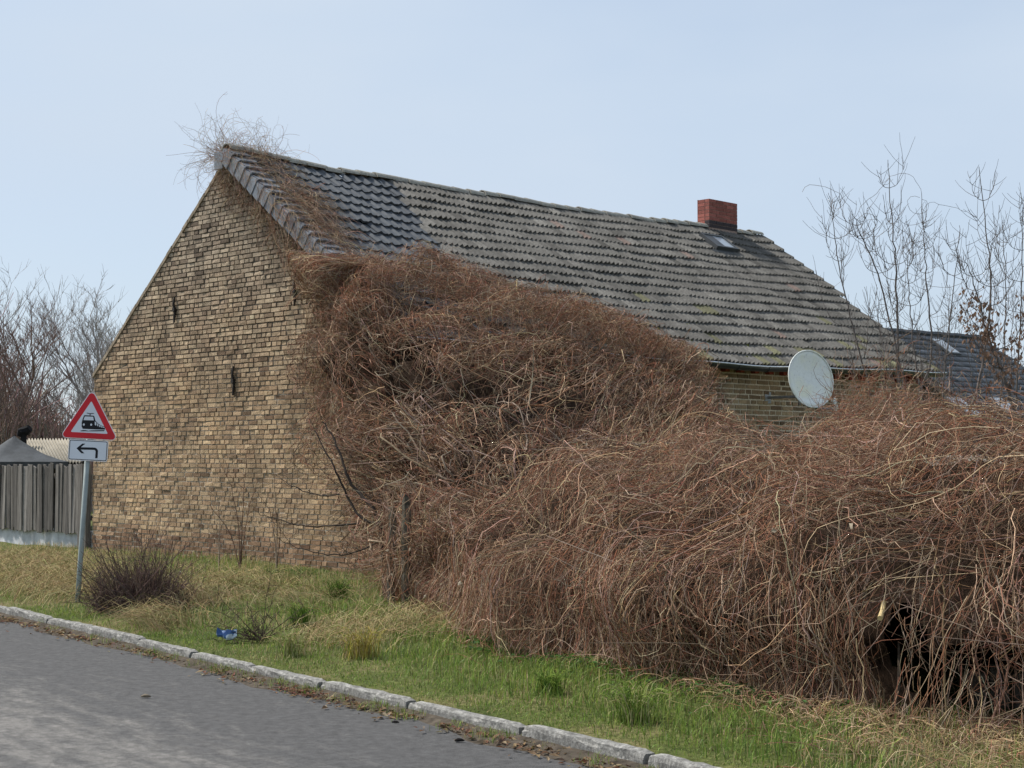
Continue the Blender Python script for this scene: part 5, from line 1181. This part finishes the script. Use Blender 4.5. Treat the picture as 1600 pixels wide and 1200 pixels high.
# ------------------------------------------------------------------ grass on the verge
rG = np.random.default_rng(91)
hedge_front = lambda t: None
hl_st = np.array([st(p[0], p[1]) for p in line]); hs = hl_st[np.argsort(hl_st[:, 1])]
def front_s(t): return np.interp(t, hs[:, 1], hs[:, 0])
wall_st = np.array([st(*world_pt(np.array([0, a, 0]))[:2]) for a in (0, W, W + 5)]); ws = wall_st[np.argsort(wall_st[:, 1])]
GREEN, LIME, DKG, STRAW, PALE, OLIVE = (0.115, 0.19, 0.032), (0.22, 0.29, 0.06), (0.035, 0.085, 0.014), (0.43, 0.335, 0.18), (0.34, 0.32, 0.15), (0.12, 0.125, 0.04)
def vnoise(x, y, seed=0):
    return (np.sin(x * 1.9 + y * .8 + seed) + np.sin(y * 2.3 - x * .7 + 2 * seed) + .7 * np.sin(x * 4.7 + y * 3.1 + seed * 3) + .5 * np.sin(x * 8.3 - y * 6.2 + seed)) / 3.2
def blades(n, sampler, hgt, wid, lean, cols, tg):
    x, y, w = sampler(n); n = len(x); z = gz(x, y) - .01; az = rG.uniform(0, 6.28, n); h = rG.uniform(*hgt, n) * w; ln = np.abs(rG.normal(0, lean, n)) * h; wd = rG.uniform(*wid, n)
    dx, dy = np.cos(az), np.sin(az); sx, sy = -np.sin(az + rG.normal(0, .6, n)), np.cos(az)
    hh = np.sqrt(np.clip(h ** 2 - (ln * .8) ** 2, (0.25 * h) ** 2, None))
    b0 = np.stack([x - sx * wd, y - sy * wd, z], 1); b1 = np.stack([x + sx * wd, y + sy * wd, z], 1)
    m0 = np.stack([x + dx * ln * .3 - sx * wd * .8, y + dy * ln * .3 - sy * wd * .8, z + hh * .6], 1); m1 = np.stack([x + dx * ln * .3 + sx * wd * .8, y + dy * ln * .3 + sy * wd * .8, z + hh * .6], 1)
    tp_ = np.stack([x + dx * ln, y + dy * ln, z + hh * .92], 1)
    V = np.stack([b0, b1, m0, m1, tp_], 1).reshape(-1, 3); k = np.arange(n)[:, None] * 5
    C = np.repeat(cols(x, y, n), 5, 0); n0 = tg.n; tg.raw(V, k + np.array([[0, 1, 3, 2]]), C); tg.F.append(k + np.array([[2, 3, 4]]) + n0)
def pick_cols(x, y, n):
    s, t = st(x, y); dry = vnoise(x, y, 1.3) + 0.45 * np.clip((t - 7.5) / 4, -.7, 1) + .25 * np.clip((s - 1.3) / 2, -1, 1) + 1.1 * np.clip((0.3 - t) / 1.2, 0, 1)
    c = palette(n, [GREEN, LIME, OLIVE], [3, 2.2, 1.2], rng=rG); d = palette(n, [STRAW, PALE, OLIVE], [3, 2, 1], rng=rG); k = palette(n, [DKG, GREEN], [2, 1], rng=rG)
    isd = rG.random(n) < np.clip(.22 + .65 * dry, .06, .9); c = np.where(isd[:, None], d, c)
    wx, wy = world_pt(np.array([0, 1.0, 0]))[:2]; near = np.exp(-(((x - wx) / 1.1) ** 2 + ((y - wy + .5) / .9) ** 2)); c = np.where((rG.random(n) < near * .9)[:, None], k, c)  # dark green mixed in around the house corner: shade put into blade colour
    return c
def samp(n):
    t = rG.uniform(-2.5, 21, n); s = rG.uniform(.13, 6, n) ** 1.0; wl_ = np.interp(t, ws[:, 1], ws[:, 0]); lim = np.where(t < hs[-1, 1], front_s(t) + .25, wl_)
    s = .13 + rG.random(n) ** .8 * (lim - .13); x, y = xy(s, t); w = .40 + .5 * np.clip(s / 1.1, 0, 1) + .5 * vnoise(x, y, 4); return x, y, np.clip(w, .3, 1.6)
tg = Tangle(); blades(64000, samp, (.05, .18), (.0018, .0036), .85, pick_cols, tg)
def samp2(n):      # denser close to the kerb where the photo looks into the turf
    t = rG.uniform(-2.5, 14, n); s = .085 + np.abs(rG.normal(0, .5, n)); x, y = xy(s, t); return x, y, .6 + .3 * vnoise(x, y, 2)
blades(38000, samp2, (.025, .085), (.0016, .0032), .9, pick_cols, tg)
o = tg.build('grass', M_grass); o['kind'] = 'stuff'; o['label'] = 'short green and yellowing grass on the verge'; o['category'] = 'grass'
# long flattened straw
tg = Tangle(); n = 6800; K = 4
cen = [(60, 905, 1.0, 2.2), (105, 925, .8, 1.8), (20, 885, .9, 1.6), (290, 950, .45, 1.0), (255, 975, .4, .4), (420, 925, .9, .6), (330, 915, .8, .6), (520, 1000, .5, .35), (640, 985, .6, .5), (40, 895, 1.0, .6), (480, 950, .8, .3)]
cx = np.array([on_z(a, b, .13) for a, b, _, _ in cen]); wt = np.array([c[3] for c in cen]); ci = rG.choice(len(cen), n, p=wt / wt.sum()); sd = np.array([c[2] for c in cen])[ci]
x = cx[ci, 0] + rG.normal(0, .5, n) * sd; y = cx[ci, 1] + rG.normal(0, .8, n) * sd; s_, t_ = st(x, y); ok = (s_ > .25) & (s_ < np.interp(t_, ws[:, 1], ws[:, 0]) - .1); x, y, ci = x[ok], y[ok], ci[ok]; n = len(x)
az = -0.6 + rG.normal(0, .8, n) + ci; P = np.zeros((n, K, 3)); l_ = rG.uniform(.2, .55, n); h = rG.uniform(.06, .24, n)
for k in range(K):
    f = k / (K - 1); P[:, k] = np.stack([x + np.cos(az) * l_ * f ** 1.3, y + np.sin(az) * l_ * f ** 1.3, gz(x, y) + h * np.sin(f * math.pi * .8) + .01], 1)
P += rG.normal(0, .006, P.shape); tg.stems(P, taper(n, K, .0018, .0034, rG, .3), palette(n, [STRAW, PALE, (0.25, .18, .095), OLIVE], [3, 1.4, 1.6, .8], rng=rG))
o = tg.build('dry_grass', M_stem); o['kind'] = 'stuff'; o['label'] = 'long flattened straw-coloured grass in swaths on the verge'; o['category'] = 'dry grass'
# fallen stems at the foot of the hedge
tg = Tangle(); n = 4200; K = 6; t = rG.uniform(-3.5, 6.5, n); s = front_s(t) - np.abs(rG.normal(0, .22, n) * (1 + 1.8 * np.clip((0.6 - t) / 1.5, 0, 1))) + .12; keep = rG.random(n) < np.clip(1.0 - (t - .2) / 2.2, .10, 1); t, s = t[keep], s[keep]; n = len(t); x, y = xy(s, t)
az = rG.uniform(0, 6.28, n); l_ = rG.uniform(.1, .45, n); P = np.zeros((n, K, 3)); h = rG.uniform(.01, .12, n)
for k in range(K):
    f = k / (K - 1); xx, yy = x + np.cos(az) * l_ * f, y + np.sin(az) * l_ * f; P[:, k] = np.stack([xx, yy, gz(xx, yy) + .015 + h * np.sin(f * 3.0)], 1); az = az + rG.normal(0, .25, n)
tg.stems(P, taper(n, K, .0014, .0032, rG), palette(n, [TAN, STRAW, BRN, RED], [2, 2, 1.4, .8], rng=rG))
o = tg.build('stem_litter', M_stem); o['kind'] = 'stuff'; o['label'] = 'dry broken vine stems strewn at the hedge foot'; o['category'] = 'stem litter'
# single clumps one can pick out
def tuft(name, px, py, n, hgt, cols, w, label, cat, group=None, lean=.8):
    b0 = on_z(px, py, .12); tg = Tangle(); r = np.random.default_rng(int(px * 7 + py)); K = 6; az = r.uniform(0, 6.28, n); h = r.uniform(.5, 1, n) * hgt; ln = r.uniform(.2, 1, n) * lean * hgt
    P = np.zeros((n, K, 3)); x = r.normal(0, .05 * hgt / .25, n); y = r.normal(0, .05 * hgt / .25, n)
    for k in range(K):
        f = k / (K - 1); P[:, k] = np.stack([x + np.cos(az) * ln * f ** 1.5, y + np.sin(az) * ln * f ** 1.5, h * np.sin(f * math.pi * .62) * .9], 1)
    tg.stems(P, taper(n, K, .0018, .0036, r, .25), palette(n, cols, w, rng=r)); o = tg.build(name, M_stem); o.location = (b0[0], b0[1], float(gz(b0[0], b0[1])) - .01); tag(o, label, cat, group)
TG = 'grass tufts on the verge'
tuft('grass_tuft', 566, 1028, 150, .30, [(0.36, .30, .07), STRAW, (0.26, .22, .05)], [3, 2, 1], 'yellowed arching grass tuft between the kerb and the hedge end', 'grass tuft', TG)
tuft('grass_tuft', 990, 1125, 130, .30, [GREEN, LIME, PALE], [3, 2, 1.4], 'tall green and pale grass tuft against the hedge, where the kerb nears the picture bottom', 'grass tuft', TG)
tuft('grass_tuft', 455, 1022, 110, .26, [PALE, LIME, STRAW], [3, 1.6, 1], 'pale drooping grass tuft beside the blue crumpled packet', 'grass tuft', TG)
tuft('grass_tuft', 530, 935, 170, .26, [DKG, GREEN, LIME], [3, 2, .6], 'dark green grass tuft at the foot of the gable near the weathered posts', 'grass tuft', TG)
tuft('grass_tuft', 470, 975, 150, .24, [DKG, GREEN, LIME], [2, 3, 1], 'dark green grass tuft halfway between gable and kerb', 'grass tuft', TG)
tuft('grass_tuft', 75, 958, 120, .16, [GREEN, LIME], [2, 2], 'bright green grass tuft by the kerb in front of the sign pole', 'grass tuft', TG)
tuft('grass_tuft', 860, 1085, 120, .20, [GREEN, LIME, DKG], [2, 2, 1], 'fresh green grass tuft under the hanging vines midway along the hedge', 'grass tuft', TG)
# dead weed beside the packet
rH = np.random.default_rng(17); b0 = on_z(405, 1000, .12); tg = Tangle()
for _ in range(34):
    dv = np.array([rH.normal(-.5, .6), rH.normal(.2, .5), abs(rH.normal(.5, .35))]); dv /= np.linalg.norm(dv); l_ = rH.uniform(.15, .6); P = limb(tg, [b0 + rH.normal(0, .04, 3) * (1, 1, 0), b0 + dv * l_ * .5, b0 + dv * l_], .0035, .002, (0.065, .048, .04), 3, 7, rH, .01)
    for _ in range(6):
        i = rH.integers(2, 7); d2 = rH.normal(0, 1, 3); d2 /= np.linalg.norm(d2); limb(tg, [P[i], P[i] + d2 * .04, P[i] + d2 * .08], .0026, .002, (0.07, .05, .042), 3, 4, rH, .004)
o = tg.build('dead_weed', M_stem); tag(o, 'dark withered weed stalks slumped beside the blue crumpled packet', 'weed')
# crumpled packet
b0 = on_z(353, 999, .13); mb = MB(); r = random.Random(5); V = []
for i in range(5):
    for j in range(4): V.append(((i / 4 - .5) * .17, (j / 3 - .5) * .09 + r.uniform(-.015, .015), .02 + .05 * math.sin(j / 3 * math.pi) + r.uniform(-.012, .022)))
nV = len(V); V += [(x * .96, y * .9, z - .018) for x, y, z in V]; F = [(i * 4 + j, (i + 1) * 4 + j, (i + 1) * 4 + j + 1, i * 4 + j + 1) for i in range(4) for j in range(3)]
F += [tuple(k + nV for k in f[::-1]) for f in F]; ed = [0, 4, 8, 12, 16, 17, 18, 19, 15, 11, 7, 3, 2, 1]; F += [(ed[k], ed[k - 1], ed[k - 1] + nV, ed[k] + nV) for k in range(14)]
M = Mat('printed_foil', 0.35, 0.5); M.color(M.ramp(M.noise(11, 2), [(0.46, (0.03, 0.09, 0.26)), (0.54, (0.05, 0.13, 0.30)), (0.57, (0.50, 0.58, 0.66))]))
o = mb.add(V, F).build('crumpled_packet', M.m); o.location = (b0[0], b0[1], float(gz(b0[0], b0[1])) + .05); o.rotation_euler = (.2, .1, .3); tag(o, 'small crumpled blue and white packet lying in the verge grass', 'litter')
# leaves, dirt and weeds in the gutter of the road
def leaf_set(n, place, size, cols, w):
    tg = Tangle(); x, y, z = place(n); n = len(x); s = rG.uniform(*size, n)[:, None]; az = rG.uniform(0, 6.28, n); ax = np.stack([np.cos(az), np.sin(az), rG.normal(0, .35, n)], 1); bx = np.stack([-np.sin(az), np.cos(az), rG.normal(0, .35, n)], 1); p = np.stack([x, y, z + .004], 1)
    up_ = np.array([0, 0, 1.]); V = np.stack([p - ax * s, p + bx * s * .5 + up_ * s * .35, p + ax * s, p - bx * s * .5 + up_ * s * .35, p + up_ * s * .05], 1); V[..., 2] = np.maximum(V[..., 2], z[:, None] + .003)
    k = np.arange(n)[:, None, None] * 5; F = (k + np.array([[0, 1, 4], [1, 2, 4], [2, 3, 4], [3, 0, 4]])[None]).reshape(-1, 3); tg.raw(V.reshape(-1, 3), F, np.repeat(palette(n, cols, w, rng=rG), 5, 0)); return tg
def gut_place(n):
    t = rG.uniform(-2.5, 13, n); s = -np.abs(rG.normal(0, .12, n)) - .005 + .05 * vnoise(t * 2, t, 1); cl = vnoise(t * 1.7, t * .4, 3); k = (rG.random(n) < .45 + .6 * cl) & (s < -.002); t, s = t[k], s[k]; x, y = xy(s, t); return x, y, np.zeros(len(x)) + rG.uniform(0, .015, len(x))
LV, LB, LD = (0.23, 0.155, 0.085), (0.17, 0.085, 0.05), (0.10, 0.07, 0.05)
o = leaf_set(7500, gut_place, (.012, .036), [LV, LB, LD, (0.30, .24, .15)], [3, 2, 2, 1.6]).build('leaf_litter', M_leaf); o['kind'] = 'stuff'; o['label'] = 'brown leaf litter along the foot of the kerb'; o['category'] = 'leaf litter'
def cover_place(n):
    t = rG.uniform(.2, 5.2, n); s = front_s(t) - np.abs(rG.normal(0, .2, n)) + .05; x, y = xy(s, t); k = rG.random(n) < np.clip(.5 + vnoise(x * 1.6, y * 1.6, 5), 0, 1); x, y = x[k], y[k]; return x, y, gz(x, y) + rG.uniform(.01, .10, len(x))
o = leaf_set(2600, cover_place, (.014, .032), [(0.05, .11, .025), (0.08, .15, .03), (0.035, .075, .02)], [2, 2, 1]).build('ground_cover', M_leaf); o['kind'] = 'stuff'; o['label'] = 'small broad-leaved green weeds along the hedge foot'; o['category'] = 'weeds'
for px, py, n, sd, lab in ((472, 1084, 260, (.20, .09), 'reddish-brown heap of dead leaves on the asphalt beside the kerb'), (868, 1163, 420, (.22, .10), 'brown heap of curled dead leaves in the gutter near the broken kerb joint'), (1000, 1192, 300, (.12, .14), 'dead leaves piled in the gap between two kerb stones')):
    c = on_z(px, py, .0)
    def pl_(n, c=c, sd=sd):
        a, b = rG.normal(0, sd[0], n), rG.normal(0, sd[1] * .6, n); x = c[0] + KD[0] * a + KN[0] * b; y = c[1] + KD[1] * a + KN[1] * b; return x, y, np.abs(rG.normal(0, .012, n))
    o = leaf_set(n, pl_, (.010, .026), [LB, LV, LD, (0.22, .10, .07)], [3, 1.5, 1.5, 2]).build('leaf_heap', M_leaf); tag(o, lab, 'leaf heap', 'heaps of dead leaves by the kerb'); o['kind'] = 'stuff'
# soil washed against the kerb
tt = np.linspace(-3, 16, 140); V = []; F = []
for i, t in enumerate(tt):
    wv = .10 + .05 * math.sin(t * 1.7) + .05 * math.sin(t * 4.3 + 1) + .03 * math.sin(t * 9.1)
    for s, z in ((.02, .034), (-.05, .026), (-.05 - wv * .55, .012), (-.06 - wv, .0015), (-.075 - wv, -.004)):
        x, y = xy(s, t); V.append((x, y, z + random.uniform(-.003, .003) * (z > .005)))
for i in range(139):
    for j in range(4): F.append((i * 5 + j, i * 5 + j + 1, (i + 1) * 5 + j + 1, (i + 1) * 5 + j))
dirt = MB().add(V, F).build('gutter_dirt', simple('dark_soil', (0.075, 0.062, 0.048), 0.95, 0.1, 0.5, 14, 0.8), None, True); dirt['kind'] = 'structure'
def wsamp(n):
    t = rG.uniform(-2.5, 10, n); cl = vnoise(t * 2.3, t * .9, 6); k = rG.random(n) < np.clip(.1 + .9 * cl, 0, 1) * np.clip(1.3 - t * .1, .3, 1); t = t[k]; s = -np.abs(rG.normal(.05, .07, len(t))); x, y = xy(s, t); return x, y, np.ones(len(t))
_gz = gz
def gz(x, y): return np.zeros_like(np.asarray(x, float)) + .012
tg = Tangle(); blades(16000, wsamp, (.02, .085), (.0014, .003), .7, lambda x, y, n: palette(n, [GREEN, LIME, OLIVE, PALE], [2, 2, 2, 1.5], rng=rG), tg)
gz = _gz
o = tg.build('kerb_weeds', M_grass); o['kind'] = 'stuff'; o['label'] = 'small weeds growing in the dirt at the foot of the kerb'; o['category'] = 'weeds'
# scraps on the asphalt
M_dung = simple('dark_crumb', (0.018, 0.016, 0.015), 0.9, 0.1)
for px, py, s, lab, mat in ((718, 1160, .030, 'dark clod on the asphalt close to the kerb, nearest the picture bottom', M_dung), (618, 1131, .024, 'pair-like dark clod on the asphalt near the middle of the gutter', M_dung), (596, 1124, .014, 'tiny dark crumb on the asphalt beside a larger clod', M_dung), (228, 1091, .035, 'curled dry leaf alone on the pale worn asphalt', M_leaf if False else simple('dry_leaf', (0.16, .13, .09)))):
    p = on_z(px, py, 0); mb = MB(); r = random.Random(px); mb.tube([(-s, 0, s * .25), (-s * .3, s * .1, s * .4), (s * .4, -s * .1, s * .35), (s, s * .05, s * .22)], [s * .15, s * .38, s * .33, s * .12], 7); o = mb.build('road_debris', mat, None, True); o.location = (p[0], p[1], 0.004); tag(o, lab, 'debris', 'scraps on the road')
# pale dead leaves caught in the vines by the posts and under the hedge
rL = np.random.default_rng(8); tl = Tangle()
for px, py in ((605, 860), (618, 873), (627, 882), (612, 898), (702, 913), (727, 912), (738, 905), (664, 926), (672, 931), (650, 946), (760, 955), (640, 858), (812, 700), (905, 640), (1060, 780), (1220, 840), (690, 990), (1100, 905), (1330, 830)):
    k = np.argmin((PXg - px) ** 2 + (PYg - py) ** 2 + 1e5 * (np.arange(SB.N)[None] < 30)); p = SB.D.reshape(-1, 3)[k] + SB.Nn.reshape(-1, 3)[k] * .06 if px > 645 else at(px, py, 15.7)
    s_ = rL.uniform(.022, .038); ax = rL.normal(0, 1, 3); ax /= np.linalg.norm(ax); bx = np.cross(ax, rL.normal(0, 1, 3)); bx /= np.linalg.norm(bx)
    V = np.array([p - ax * s_, p + bx * s_ * .5, p + ax * s_, p - bx * s_ * .5 + np.cross(ax, bx) * .01]); tl.raw(V, np.array([(0, 1, 2), (0, 2, 3)]), np.repeat(np.array([[.50, .43, .32]]) * rL.uniform(.7, 1.15), 4, 0))
o = tl.build('caught_leaves', M_leaf); o['kind'] = 'stuff'; unparent_space(o, vineB)
